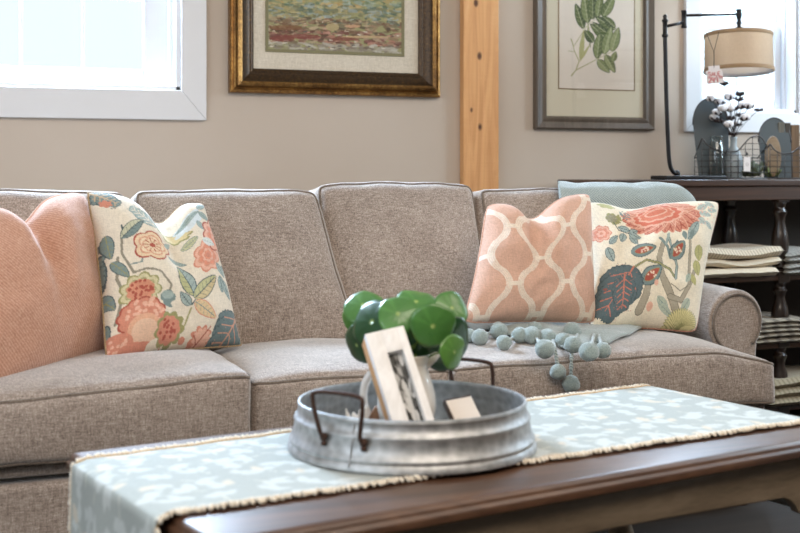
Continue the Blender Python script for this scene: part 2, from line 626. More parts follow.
def seat(x0, x1, yf, yb, zb, zt, seed, crown=.045, tcut=None, ex=(0, 0)):
    hx, hy, hz = (x1 - x0) / 2, (yb - yf) / 2, (zt - zb) / 2
    cx_, cy_, cz_ = (x0 + x1) / 2, (yf + yb) / 2, (zt + zb) / 2

    def xf(p):
        q = Vector((p.x + cx_, p.y + cy_, p.z + cz_))
        if tcut:      # T shaped: the front wraps past the arm
            ya, xa = tcut
            if q.y > ya:
                s_ = min(1, (q.y - ya) / .05); s_ = s_ * s_ * (3 - 2 * s_)
                xr = x1 + (xa - x1) * s_
                q.x = x0 + (q.x - x0) * (xr - x0) / (x1 - x0)
            u = (q.x - x0) / (x1 - x0)
            if u > .7: q.z -= (u - .7) ** 2 / .09 * .05 * (.15 + .85 * max(0, min(1, (p.z / hz + 1) / 2)))
        q.z += (ex[0] + (ex[1] - ex[0]) * (p.x / hx + 1) / 2) * max(0, min(1, p.z / hz))
        return q
    return cushion('seat_cushion', (hx, hy, hz), .018, (.004, .014, .0, crown, 0), xf, [('z', 1), ('z', -1)], (56, 30, 12), .004, seed)


seat(-.10, .806, SF - .012, 3.62, .318, .478, 1, .042, ex=(-.02, .022))
seat(.812, 1.352, SF + .012, 3.60, .318, .474, 2, .04)
seat(1.358, 2.40, SF, 3.60, .318, .478, 3, .035, tcut=(3.22, 2.36))
MB().box((-.10, SF + .022, .284), (2.38, 3.6, .322)).build('seat_deck', M['sofa'], sofa, bevel=.012, bseg=3)

# base, back frame, arms
b = MB()
b.box((-.30, SF + .026, .08), (2.40, 3.6, .270)); b.build('base', M['sofa'], sofa, bevel=.02, bseg=4)
vv, ff, sf = rbox(1.46, .13, .40, .06, (60, 8, 20), (0, .01, .02, .01, 0), .004, 9)
bk = MB(); bk.add([Vector((v.x + 1.12, v.y + 3.83 + (v.z + .4) * .06, v.z + .48)) for v in vv], ff)
bk.build('back_frame', M['sofa'], sofa, angle=180)


def arm(x_in, x_out, yf, yb, side):
    w = x_out - x_in
    cxx = (x_in + x_out) / 2; R = w / 2 + .0; zc = .618 - R
    prof = []
    for k in range(22):
        a = math.radians(-38 + k * (256) / 21)
        prof.append((cxx + R * math.cos(a), zc + R * math.sin(a)))
    prof.append((x_in + .02, .1)); prof.insert(0, (x_out - .05, .1))
    m_ = MB()
    ny = 10
    rings = []
    for j in range(ny + 1):
        y = yf + (yb - yf) * j / ny
        fl = (j / ny) ** 2 * .01 * side
        rings.append([Vector((x + fl, y, z + (.02 * j / ny if z > .3 else 0))) for x, z in prof])
    n_ = len(prof)
    m_.add([p for r_ in rings for p in r_], [(j * n_ + i, j * n_ + (i + 1) % n_, (j + 1) * n_ + (i + 1) % n_, (j + 1) * n_ + i) for j in range(ny) for i in range(n_)]
           + [tuple(range(n_)), tuple((ny) * n_ + i for i in range(n_ - 1, -1, -1))])
    o = m_.build('arm', M['sofa'], sofa, angle=60, bevel=.008, bseg=3)
    MB().tube([Vector((cxx + (R - .014) * math.cos(a), yf - .004, zc + (R - .014) * math.sin(a))) for a in [math.radians(-50 + 290 * k / 40) for k in range(41)]], .0045, 7).build('piping', M['welt'], o, angle=180)


arm(2.375, 2.585, 3.27, 3.80, 1)
arm(-.39, -.115, 3.10, 3.80, -1)
for (fx, fy) in ((-.26, 3.06), (2.34, 3.06), (-.26, 3.85), (2.45, 3.85), (1.0, 3.06)):
    MB().lathe([(.018, 0), (.026, .08)], (fx, fy, 0), 16).build('foot', m_plain('dark_foot_wood', rgb(45, 30, 22), .4) if 'ft' not in M else M['ft'], sofa)


def backc(x0b, x1b, x0t, x1t, zb, zt, yb, yt, seed, th=.19, crown=.045, r=.035, ear=0.0):
    hx, hy, hz = .3, th / 2, (zt - zb) / 2

    def xf(p):
        u, w = (p.x / hx + 1) / 2, (p.z / hz + 1) / 2
        xl, xr = x0b + (x0t - x0b) * w, x1b + (x1t - x1b) * w
        z = zb + (zt - zb) * w
        z += -ear * (abs(2 * u - 1) ** 4) * max(0, w) ** 3
        z -= .030 * max(0, w) ** 4 * max(0, (p.y / hy + 1) / 2)
        return Vector((xl + (xr - xl) * u, yb + (yt - yb) * w + p.y + hy, z))
    return cushion('back_cushion', (hx, hy, hz), r, (.012, crown, .02, .0, 0), xf, [('y', -1), ('y', 1)], (44, 12, 44), .006, seed)


backc(.0, .60, .0, .615, .475, .95, 3.50, 3.63, 5, ear=.012)
backc(.66, 1.275, .63, 1.185, .475, .948, 3.46, 3.61, 6, ear=.008)
backc(1.20, 1.755, 1.205, 1.745, .475, .968, 3.53, 3.67, 7, ear=.012)
backc(1.765, 2.36, 1.758, 2.44, .475, .945, 3.53, 3.66, 8, ear=.004)

# surface finder for things lying on the seat
_bv = []
for m_ in cushion_objs[:3]: _bv.append(BVHTree.FromPolygons([tuple(v) for v in m_.v], m_.f))


def seat_z(x, y, default=.50):
    best = None
    for bv in _bv:
        h = bv.ray_cast(Vector((x, y, 2)), Vector((0, 0, -1)))
        if h[0] and (best is None or h[0].z > best): best = h[0].z
    return best if best is not None else default


# ------------------------------------------------------------------ pillows
def pillow(name, label, TL, TR, BR, BL, T, mat, pipe_mat, n=60, pinch=.06, dip=None, artq=None, artfn=None, group=None, seed=0, back_off=.38, piper=.0035, crease=.55, rnd=.06, sag=.0, fold=None):
    TL, TR, BR, BL = map(Vector, (TL, TR, BR, BL))
    nrm = (TR - TL).cross(BL - TL).normalized()
    if nrm.y > 0: nrm = -nrm
    ctr = (TL + TR + BR + BL) / 4

    def P(u, v, side):
        s_, t_ = 2 * u - 1, 2 * v - 1
        rc = 1 - rnd * abs(s_ * t_) ** 7
        ss = s_ * rc * (1 - pinch * (1 - t_ * t_)); tt = t_ * rc * (1 - pinch * .8 * (1 - s_ * s_))
        f = max(0, (1 - s_ * s_) * (1 - t_ * t_))
        th = T * f ** .42
        top = max(0, (1 - t_) / 2)
        if dip:
            s0, dd, ww = dip
            g = math.exp(-((s_ - s0) / ww) ** 2)
            g2 = math.exp(-((s_ - s0) / (ww * .6)) ** 2)
            tt += dd * g * top ** 1.6 * 2
            th *= 1 - crease * g2 * top ** 2.5
            th *= 1 + .12 * (math.exp(-((abs(s_ - s0) - ww * .9) / .2) ** 2)) * top ** 2
        p = bil(TL, TR, BR, BL, (ss + 1) / 2, (tt + 1) / 2)
        off = th * (1 if side > 0 else -back_off)
        p = p + nrm * off
        w = noise.noise(Vector((s_ * 2.2 + seed, t_ * 2.2, seed)))
        w2 = noise.noise(Vector((s_ * 6 + seed, t_ * 5, seed + 3)))
        p = p + nrm * (w * .016 + w2 * .004) * f ** .3 * (1 if side > 0 else 0)
        p.z -= sag * (1 - s_ * s_) * (1 - top)
        return p
    m_ = MB()
    n1 = n
    cc = lambda t_: .5 - .5 * math.cos(math.pi * t_) if False else t_
    uu = [(.5 + .5 * math.sin((i / n1 - .5) * math.pi)) * .4 + (i / n1) * .6 for i in range(n1 + 1)]
    uv = []
    vv = []
    for v in uu:
        for u in uu: vv.append(P(u, v, 1)); uv.append((u, v))
    ff = []
    for j in range(n1):
        for i in range(n1):
            a = j * (n1 + 1) + i; ff.append((a, a + n1 + 1, a + n1 + 2, a + 1))
    m_.add(vv, ff)
    nb = 24
    bu = [i / nb for i in range(nb + 1)]
    vb = [P(u, v, -1) for v in bu for u in bu]
    fb = []
    for j in range(nb):
        for i in range(nb):
            a = j * (nb + 1) + i; fb.append((a, a + 1, a + nb + 2, a + nb + 1))
    uv += [(u, v) for v in bu for u in bu]
    m_.add(vb, fb)
    col = None
    if artfn:
        q = [Vector((a[0], a[1], 0)) for a in artq]
        ax = [bil(q[0], q[1], q[2], q[3], u, v) for u, v in uv]
        col = artfn(np.array([a.x for a in ax]), np.array([a.y for a in ax]))
    root = thing(name, label, 'cushion', (ctr.x, ctr.y, min(BL.z, BR.z)), group)
    o = m_.build('pillow_cover', mat, root, col=col, recalc=False, angle=180)
    per = []
    k = 34
    for i in range(k): per.append(P(i / k, 0, 1))
    for i in range(k): per.append(P(1, i / k, 1))
    for i in range(k): per.append(P(1 - i / k, 1, 1))
    for i in range(k): per.append(P(0, 1 - i / k, 1))
    MB().tube(per, piper, 7, closed=True).build('piping', pipe_mat, root, angle=180)
    return root


# woven peach material
t = NT('peach_herringbone_weave')
wv = t.n('ShaderNodeTexWave', wave_type='BANDS', bands_direction='DIAGONAL'); wv.inputs['Scale'].default_value = 55; wv.inputs['Distortion'].default_value = 2.5; wv.inputs['Detail'].default_value = 2; wv.inputs['Detail Scale'].default_value = 3
t.l(t.coords((1, 1, 1)), wv.inputs['Vector'])
sp = t.noise(190, 3, .7)
f = t.math('ADD', t.math('MULTIPLY', wv.outputs['Fac'], .22), t.math('MULTIPLY', sp, .78))
t.set(base=t.ramp(f, [(.25, rgb(168, 118, 97)), (.5, rgb(197, 150, 127)), (.75, rgb(217, 180, 158))]), rough=.95, sheen=.4, spec=.1)
t.bump(f, .7, .002)
M['peach'] = t.m
M['peachpipe'] = m_fabric('peach_welt', rgb(190, 140, 118), rgb(214, 170, 148), rgb(232, 196, 176), 1.2)
M['print'] = m_col('printed_linen', weave=420)
M['sandcord'] = m_fabric('tan_cord', rgb(120, 96, 70), rgb(168, 142, 108), rgb(205, 182, 148), 1.4)
M['redcord'] = m_fabric('rust_and_cream_cord', rgb(130, 70, 58), rgb(178, 128, 108), rgb(222, 204, 182), 1.4)

ps = lambda px, py, Y: at(px, py, Y)
pillow('throw_pillow', 'plain peach woven pillow at the left end of the sofa', ps(-80, 212, 3.20), ps(84, 190, 3.50), ps(108, 356, 3.40), ps(-42, 408, 3.06), .13, M['peach'], M['peachpipe'],
       n=60, dip=(.10, .13, .26), pinch=.05, seed=3, crease=.75)

TEAL, TEALD, TEALL = (128, 146, 144), (82, 98, 102), (164, 180, 176)
CORAL, CORALD, CORALL = (212, 144, 122), (176, 92, 78), (232, 184, 162)
OLIVE, SAND, GREYB = (160, 158, 110), (200, 176, 146), (150, 144, 128)
CREAM = (232, 222, 204)


def bloom(A, x, y, r, lobes, c1, c2, c3, ph=0.0, rings=3, edge=None, ctr=None, speck=.3):
    A.ell(x, y, r * 1.08, r * 1.0, 0, edge or c2, 1, lobes, .2, ph)
    A.ell(x, y, r * .98, r * .9, 0, c1, 1, lobes, .2, ph)
    for k in range(rings):
        q = r * (.78 - .22 * k)
        A.ell(x, y, q, q * .9, 0, c2, .8, lobes, .22, ph + k, speck=speck)
        A.ell(x, y, q * .86, q * .77, 0, c3 if k % 2 == 0 else c1, 1, lobes, .22, ph + k)
    A.ell(x, y, r * .17, r * .15, 0, ctr or c2)


def seeds(A, x, y, rx, ry, c, n, rad, seed=1):
    rr = random.Random(seed)
    for _ in range(n):
        a, q = rr.random() * 6.28, rr.random() ** .5
        A.ell(x + math.cos(a) * rx * q, y + math.sin(a) * ry * q, rad, rad, 0, c)


def bigleaf(A, x0, y0, x1, y1, w, c, dark, vein, seed=0):
    rr = random.Random(seed)
    L = math.hypot(x1 - x0, y1 - y0); ex, ey = (x1 - x0) / L, (y1 - y0) / L
    lob = []
    for k in range(5):
        f_ = .12 + k * .17
        for sd in (-1, 1):
            bx, by = x0 + ex * L * f_, y0 + ey * L * f_
            ang = math.radians(52) * sd
            dx, dy = ex * math.cos(ang) - ey * math.sin(ang), ex * math.sin(ang) + ey * math.cos(ang)
            ln = w * .5 * (1.1 - .12 * k)
            lob.append((bx, by, bx + dx * ln, by + dy * ln))
    A.leaf(x0, y0, x1, y1, w * .75, c, edge=dark)
    for l_ in lob: A.leaf(l_[0], l_[1], l_[2], l_[3], w * .34, c, edge=dark, jag=.2)
    A.leaf(x0, y0, x1, y1, w * .62, c)
    for l_ in lob: A.line([(l_[0], l_[1]), (l_[0] * .35 + l_[2] * .65, l_[1] * .35 + l_[3] * .65)], 3.2, vein)
    A.line([(x0, y0), (x0 * .1 + x1 * .9, y0 * .1 + y1 * .9)], (6, 2), vein)
    for _ in range(90):
        f_, g_ = rr.random(), (rr.random() - .5) * w * .7
        A.ell(x0 + ex * L * f_ - ey * g_, y0 + ey * L * f_ + ex * g_, 1.5, 1.5, 0, dark if rr.random() < .7 else vein, .7)


def art_left(x, y):
    A = Art(x, y, CREAM)
    # stems
    A.line([(95, 170), (100, 230), (130, 290), (160, 282), (200, 290), (232, 325), (228, 350)], 6, GREYB)
    A.line([(120, 265), (150, 260), (150, 235)], 4, TEAL); A.line([(300, 385), (290, 430), (270, 470)], 5, OLIVE)
    A.line([(90, 240), (90, 300), (110, 340), (100, 420)], 7, GREYB)
    # dark foliage on the left edge
    bigleaf(A, 38, 200, 62, 360, 50, TEAL, TEALD, GREYB, 2)
    for (a, b_, c, d) in ((60, 170, 75, 240), (75, 250, 120, 300), (60, 330, 95, 380), (70, 400, 90, 470)): A.leaf(a, b_, c, d, 26, TEAL, vein=OLIVE, edge=TEALD)
    # top left and top cluster
    bigleaf(A, 30, 30, 95, 85, 60, TEAL, TEALD, SAND, 3); A.ell(60, 75, 18, 12, 30, CORAL, 1, 6, .3)
    bigleaf(A, 190, 130, 120, 85, 60, TEALL, TEAL, CREAM, 4)
    A.ell(245, 138, 58, 22, 12, OLIVE, 1, 9, .25); A.ell(245, 136, 50, 17, 12, (222, 206, 160), 1, 9, .25)
    A.ell(300, 110, 60, 26, -20, (216, 226, 230), 1, 7, .2); A.leaf(250, 120, 340, 85, 22, TEALL, vein=TEAL)
    for (a, b_, c, d) in ((330, 75, 370, 60), (335, 90, 380, 110), (320, 120, 350, 150)): A.leaf(a, b_, c, d, 18, TEALL, vein=TEAL, edge=TEAL)
    # upper leaf and five petal flower
    A.line([(100, 180), (95, 150)], 4, TEALD); A.leaf(95, 188, 152, 125, 34, (204, 204, 176), vein=TEALD, edge=TEALD, half=TEAL)
    bloom(A, 176, 207, 50, 5, (232, 208, 176), CORAL, (236, 216, 186), .5, 2, edge=CORALD, ctr=CORALD)
    for k in range(10):
        a = k * .628; A.line([(176 + 12 * math.cos(a), 207 + 12 * math.sin(a)), (176 + 24 * math.cos(a), 207 + 22 * math.sin(a))], 2.5, CORALD)
    A.leaf(222, 225, 282, 243, 16, TEALL, vein=TEAL, edge=TEAL); A.leaf(215, 190, 230, 160, 14, TEALL, edge=TEAL)
    A.leaf(265, 188, 315, 172, 26, (196, 196, 160), vein=TEAL, edge=TEAL)
    bloom(A, 350, 232, 50, 7, CORALL, CORAL, (226, 150, 124), .2, 3, edge=CORAL)
    bloom(A, 402, 160, 62, 8, CORALL, CORAL, (226, 144, 118), .9, 3, edge=CORALD)
    # pale blue flower on the right
    for (a, b_, c, d) in ((385, 250, 415, 290), (392, 290, 405, 335), (400, 300, 440, 345), (405, 255, 440, 270)): A.leaf(a, b_, c, d, 22, TEALL, vein=TEALD, edge=TEAL)
    A.leaf(330, 185, 385, 195, 26, (222, 228, 226), vein=TEALL)
    # three veined leaves in the middle
    A.line([(300, 375), (330, 330)], 4, TEALD)
    A.leaf(306, 350, 252, 250, 44, (186, 186, 140), vein=TEALD, edge=TEALD, half=TEALL)
    A.leaf(305, 358, 378, 292, 46, (196, 196, 152), vein=TEALD, edge=TEALD, half=(206, 190, 150))
    A.leaf(308, 368, 382, 408, 36, (222, 196, 156), vein=TEAL, edge=CORAL)
    A.leaf(296, 378, 262, 340, 24, TEALL, vein=TEALD, edge=TEALD)
    A.ell(228, 358, 22, 20, 0, TEAL, 1, 4, .15); A.ell(226, 352, 17, 12, 0, TEALL); A.leaf(215, 372, 245, 385, 14, TEAL)
    # pomegranates
    bloom(A, 152, 342, 52, 9, (214, 206, 168), OLIVE, (226, 178, 150), .3, 1, edge=OLIVE); A.ell(152, 340, 38, 30, 10, (214, 150, 124), 1, 10, .15)
    seeds(A, 150, 340, 34, 26, CORALD, 26, 4, 5)
    A.ell(165, 410, 66, 54, 0, CORALD, 1, 12, .08); A.ell(165, 410, 61, 50, 0, CORAL, 1, 12, .08); seeds(A, 170, 400, 52, 40, CORALL, 46, 5, 6)
    A.ell(175, 440, 44, 38, 20, (226, 176, 148)); A.ell(178, 446, 36, 30, 20, (232, 196, 170))
    A.ell(112, 470, 42, 26, 0, CORAL); seeds(A, 112, 470, 34, 18, CORALL, 20, 4, 8); A.ell(180, 486, 60, 18, 0, CORAL); A.ell(215, 480, 20, 16, 0, CREAM)
    A.ell(248, 440, 44, 46, 0, OLIVE, 1, 9, .2); A.ell(246, 442, 34, 36, 0, CORAL, 1, 9, .12); seeds(A, 246, 440, 28, 28, CORALD, 20, 4, 7)
    # small carnation and big leaf bottom right
    A.ell(348, 460, 36, 32, 0, CORAL, 1, 9, .3); A.ell(350, 458, 28, 24, 0, CORALL, 1, 9, .3); A.line([(330, 490), (352, 455), (370, 430)], 3, CORALD); A.line([(340, 470), (325, 455)], 2.5, CORALD)
    bigleaf(A, 470, 380, 395, 505, 130, (110, 128, 130), TEALD, (204, 156, 134), 9)
    A.ell(292, 466, 10, 8, 0, CORAL); A.line([(252, 505), (300, 500), (330, 505)], 5, TEALD)
    A.leaf(240, 500, 300, 512, 18, TEAL); A.leaf(300, 500, 345, 515, 16, TEALD)
    return A.c * (1 + .07 * (A.rnd[:, None] - .5) * 2)


pillow('throw_pillow', 'cream floral print pillow between the plain peach pillow and the middle back cushion', ps(87, 192, 3.44), ps(203, 204, 3.50), ps(242, 346, 3.36), ps(106, 361, 3.22), .105, M['print'], M['sandcord'],
       n=230, dip=(.10, .15, .36), artq=[(24, 22), (370, 48), (492, 455), (98, 500)], artfn=art_left, rnd=.015, pinch=.05, seed=8, crease=.8)


def art_trellis(x, y):
    BASE, LN = (216, 174, 152), (236, 220, 202)
    A = Art(x, y, BASE)
    for k in range(-2, 6):
        sg = 1 if k % 2 == 0 else -1
        c_ = np.cos(2 * np.pi * (A.y - 168 - 86) / 178)
        cen = 182 + 80 * k + sg * 24 * np.sign(c_) * np.abs(c_) ** .8
        slope = 1 + .35 * (1 - np.abs(c_))
        d = (A.x - cen) / slope
        for o_ in (-7.5, -2.5, 2.5, 7.5): A.put(np.abs(d - o_) < 1.7, LN)
        A.put(np.abs(d) < 9, LN, .45)
        # little bridges where two lines come close
        ny = (A.y - 168 - 86) / 178
        near = np.abs(ny - np.round(ny)) * 178 if sg == 1 else np.abs(ny - .5 - np.round(ny - .5)) * 178
        A.put((near < 7) & (A.x > 182 + 80 * k + 22) & (A.x < 182 + 80 * (k + 1) - 22), LN)
    return A.c * (1 + .07 * (A.rnd[:, None] - .5) * 2)


pillow('throw_pillow', 'peach pillow with cream curving trellis lines beside the floral pillow', ps(486, 204, 3.40), ps(591, 192, 3.37), ps(597, 324, 3.27), ps(462, 324, 3.30), .10, M['print'], M['peachpipe'],
       n=190, dip=(-.12, .15, .34), artq=[(95, 85), (395, 50), (425, 450), (15, 440)], artfn=art_trellis, pinch=.06, seed=21, crease=.5)


def art_right(x, y):
    A = Art(x, y, (238, 228, 206))
    TR_, TRD = (176, 168, 150), (128, 122, 108)
    # trunk and branches
    for (p_, w) in (([(195, 470), (212, 420), (215, 370)], (26, 20)), ([(335, 480), (300, 420), (265, 360), (250, 300), (262, 250)], (26, 14)), ([(300, 430), (345, 440), (380, 380), (395, 340)], (16, 10)), ([(375, 380), (372, 300), (368, 230)], (9, 6))):
        A.line(p_, (w[0] + 4, w[1] + 4), TRD); A.line(p_, w, TR_)
    A.line([(300, 390), (340, 410), (370, 390)], 3, TRD)
    # stem green
    A.line([(165, 325), (200, 308), (250, 318), (295, 340), (318, 372)], 9, TEALD); A.line([(165, 325), (200, 308), (250, 318), (295, 340), (318, 372)], 6, OLIVE)
    A.line([(318, 372), (322, 330), (300, 270), (280, 220)], 9, TEALD); A.line([(318, 372), (322, 330), (300, 270), (280, 220)], 6, TEALL)
    A.line([(250, 230), (280, 260), (295, 300)], 10, TEAL); A.line([(318, 240), (300, 280)], 7, TEAL); A.line([(285, 215), (275, 250)], 10, TEALL)
    # big coral peony
    for k in range(15):
        a = math.pi * (.0 + k / 14.0); x1_, y1_ = 270 + 146 * math.cos(a), 128 + 84 * math.sin(a)
        A.leaf(270, 120, x1_, y1_, 54, CORAL, vein=CORALD, edge=CORALD if k % 2 else CORALL)
    for k in range(9):
        a = math.pi * (1.05 + k / 9.0 * .95); A.leaf(270, 120, 270 + 130 * math.cos(a), 115 + 45 * math.sin(a), 46, CORAL, vein=CORALL, edge=CORALL)
    A.ell(255, 130, 92, 46, -6, CORALL, 1, 11, .12); A.ell(255, 128, 84, 40, -6, (212, 120, 98), 1, 11, .12)
    A.ell(252, 124, 66, 30, -6, CORALL, 1, 9, .12); A.ell(252, 122, 58, 25, -6, (218, 134, 110), 1, 9, .12); A.ell(250, 116, 40, 15, -6, CORALL); A.ell(250, 115, 33, 11, -6, (214, 128, 104))
    for k in range(28):
        a = random.Random(k).random() * 6.28; A.line([(255 + 90 * math.cos(a), 128 + 42 * math.sin(a)), (255 + 112 * math.cos(a), 132 + 54 * math.sin(a))], 3, CORALL)
    # leaves around
    A.leaf(398, 165, 360, 235, 30, TEALL, vein=TEALD, edge=TEAL); A.leaf(345, 200, 352, 235, 20, TEAL); A.leaf(378, 195, 372, 235, 18, TEAL)
    for (a, b_, c, d, w) in ((400, 110, 440, 85, 24), (405, 125, 455, 130, 22), (400, 150, 430, 170, 24), (430, 70, 470, 95, 18), (440, 110, 480, 105, 18), (430, 160, 465, 180, 16)): A.leaf(a, b_, c, d, w, (186, 196, 188), vein=TEAL, edge=TEALL)
    seeds(A, 425, 130, 50, 50, CORALL, 40, 2.5, 3); seeds(A, 140, 120, 24, 20, TEAL, 30, 3, 4); seeds(A, 100, 145, 26, 22, OLIVE, 60, 4.5, 14); A.ell(92, 145, 20, 18, 0, GREYB, .7, 7, .3)
    A.line([(95, 160), (110, 190), (150, 200)], 3, TEALD)
    for (a, b_, c, d) in ((150, 185, 108, 178), (128, 200, 118, 232), (150, 195, 182, 180), (150, 200, 175, 240), (145, 195, 190, 215)): A.leaf(a, b_, c, d, 24, TEALL, vein=TEALD, edge=TEALD)
    bloom(A, 55, 200, 30, 7, CORALL, CORAL, (224, 150, 128), 0, 2); A.leaf(78, 240, 105, 210, 20, TEALL, vein=TEALD, edge=TEALD); A.leaf(70, 252, 92, 300, 26, TEALL, vein=TEALD, edge=TEALD)
    A.ell(85, 90, 30, 14, 10, (190, 188, 140), 1, 6, .3)
    # paisley buds
    for (x0_, y0_, x1_, y1_, w) in ((150, 272, 236, 262, 40), (300, 305, 345, 240, 44), (190, 385, 262, 330, 50)):
        A.leaf(x0_, y0_, x1_, y1_, w + 8, TEAL, edge=TEALD); A.leaf(x0_ + .14 * (x1_ - x0_), y0_ + .14 * (y1_ - y0_), x1_ - .12 * (x1_ - x0_), y1_ - .12 * (y1_ - y0_), w * .62, CORALD, edge=OLIVE)
        seeds(A, (x0_ + x1_) / 2, (y0_ + y1_) / 2, 17, 10, (236, 214, 190), 12, 3.2, int(x0_))
    # large dark leaf with coral veins
    bigleaf(A, 160, 325, 70, 470, 180, (100, 116, 120), TEALD, (208, 132, 112), 17)
    bigleaf(A, 130, 350, 135, 470, 90, (100, 116, 120), TEALD, (208, 132, 112), 18)
    # right side foliage
    for (a, b_, c, d, w) in ((405, 250, 415, 300, 34), (400, 300, 415, 350, 30), (385, 350, 402, 385, 20)): A.leaf(a, b_, c, d, w, (190, 186, 128), vein=OLIVE, edge=OLIVE)
    for (a, b_, c, d, w) in ((255, 430, 300, 470, 24), (262, 450, 320, 490, 20), (380, 430, 350, 475, 26), (378, 350, 362, 378, 18)): A.leaf(a, b_, c, d, w, (184, 194, 176), vein=TEAL, edge=TEALL)
    for k in range(22):
        a = math.pi * (1 + k / 21.0); A.leaf(362, 515, 362 + 68 * math.cos(a), 512 + 52 * math.sin(a), 13, (222, 214, 160), edge=OLIVE)
    A.ell(230, 460, 12, 14, 0, CORALL); A.ell(245, 385, 8, 10, 0, CORALL); seeds(A, 70, 390, 6, 6, CORALD, 5, 2, 2)
    return A.c * (1 + .07 * (A.rnd[:, None] - .5) * 2)


pillow('throw_pillow', 'cream floral print pillow with a large coral bloom against the right arm of the sofa', ps(582, 200, 3.46), ps(722, 200, 3.36), ps(697, 334, 3.20), ps(588, 332, 3.28), .10, M['print'], M['redcord'],
       n=230, dip=(-.35, .05, .4), artq=[(20, 68), (500, 55), (432, 520), (40, 500)], artfn=art_right, pinch=.085, seed=33, crease=.3)

# ------------------------------------------------------------------ throws
t = NT('pale_teal_knit')
wv = t.n('ShaderNodeTexWave', wave_type='BANDS', bands_direction='DIAGONAL'); wv.inputs['Scale'].default_value = 60; wv.inputs['Distortion'].default_value = 1.5
t.l(t.coords((1, 1, 1)), wv.inputs['Vector'])
f = t.math('ADD', t.math('MULTIPLY', wv.outputs['Fac'], .4), t.math('MULTIPLY', t.noise(220, 3, .7), .6))
t.set(base=t.ramp(f, [(.25, rgb(122, 133, 132)), (.5, rgb(156, 168, 166)), (.75, rgb(186, 196, 193))]), rough=.95, sheen=.5, spec=.1)
t.bump(f, .7, .002)
M['teal'] = t.m

# folded throw over the back at the right end
xa, xb = at(558, 190, 3.60).x, 2.575
path = [(3.578, .76), (3.584, .80), (3.59, .84), (3.60, .90), (3.622, .932), (3.66, .947), (3.73, .948), (3.83, .938), (3.92, .925), (3.985, .905), (4.005, .875), (4.012, .83)]


def drape(u, v, off=0.0):
    k = v * (len(path) - 1); i = min(int(k), len(path) - 2); f_ = k - i
    y = path[i][0] * (1 - f_) + path[i + 1][0] * f_; z = path[i][1] * (1 - f_) + path[i + 1][1] * f_
    y -= .004
    x = xa + (xb - xa) * u + .004 * math.sin(v * 7 + 1) + max(0, y - 3.60) * .62 * (1 - u)
    e = max(0, (u - .86) / .14)
    z -= e ** 2.2 * .055
    y += e ** 2 * .01
    w = noise.noise(Vector((u * 6, v * 3, 2))) * .008
    return Vector((x, y - off + w * (1 if v < .5 else 0), z + off * .6 + w))


t = NT('pompom_yarn'); n1 = t.noise(330, 3, .7)
t.set(base=t.ramp(n1, [(.3, rgb(124, 138, 136)), (.7, rgb(172, 186, 182))]), rough=.95, sheen=.6, spec=.05); t.bump(n1, .9, .003)
M['pom'] = t.m
fr = thing('throw_blanket', 'pale teal folded throw draped over the right end of the sofa back', 'blanket', ((xa + xb) / 2, 3.8, .9))
m_ = MB(); m_.grid(lambda u, v: drape(u, v, .004), 60, 50)
o = m_.build('blanket_cloth', M['teal'], fr, angle=180)
sd = o.modifiers.new('solid', 'SOLIDIFY'); sd.thickness = .009; sd.offset = 1
m_ = MB(); m_.tube([drape(1.0, v / 50, .002) + Vector((.002, 0, 0)) for v in range(51)], .009, 8); m_.build('folded_edge', M['teal'], fr, angle=180)

# crumpled throw with pompoms on the seat
edge_px = [(474, 334), (492, 332), (510, 339), (528, 339), (548, 346), (566, 350), (580, 349), (592, 346), (608, 346), (630, 337), (656, 328)]
root = thing('throw_blanket', 'crumpled pale teal throw with pompom fringe on the seat in front of the pillows', 'blanket', tuple(atz(570, 335, .5)))


def onseat(px, py):
    p = atz(px, py, .5)
    for _ in range(6): p = atz(px, py, seat_z(p.x, p.y))
    return p


eds = [onseat(a, b_) for a, b_ in edge_px]


def sheet(u, v):
    k = u * (len(eds) - 1); i = min(int(k), len(eds) - 2); f_ = k - i
    fp = eds[i].lerp(eds[i + 1], f_)
    bp = Vector((fp.x + .03, 3.56, 0))
    q = fp.lerp(bp, v)
    z = seat_z(q.x, q.y)
    w = noise.noise(Vector((q.x * 16, q.y * 13, 1))) * .5 + .5
    w2 = abs(noise.noise(Vector((q.x * 9 + q.y * 16, q.y * 5, 7))))
    return Vector((q.x, q.y, z + .007 + (w * .013 + w2 * .02) * min(1, v * 6 + .15)))


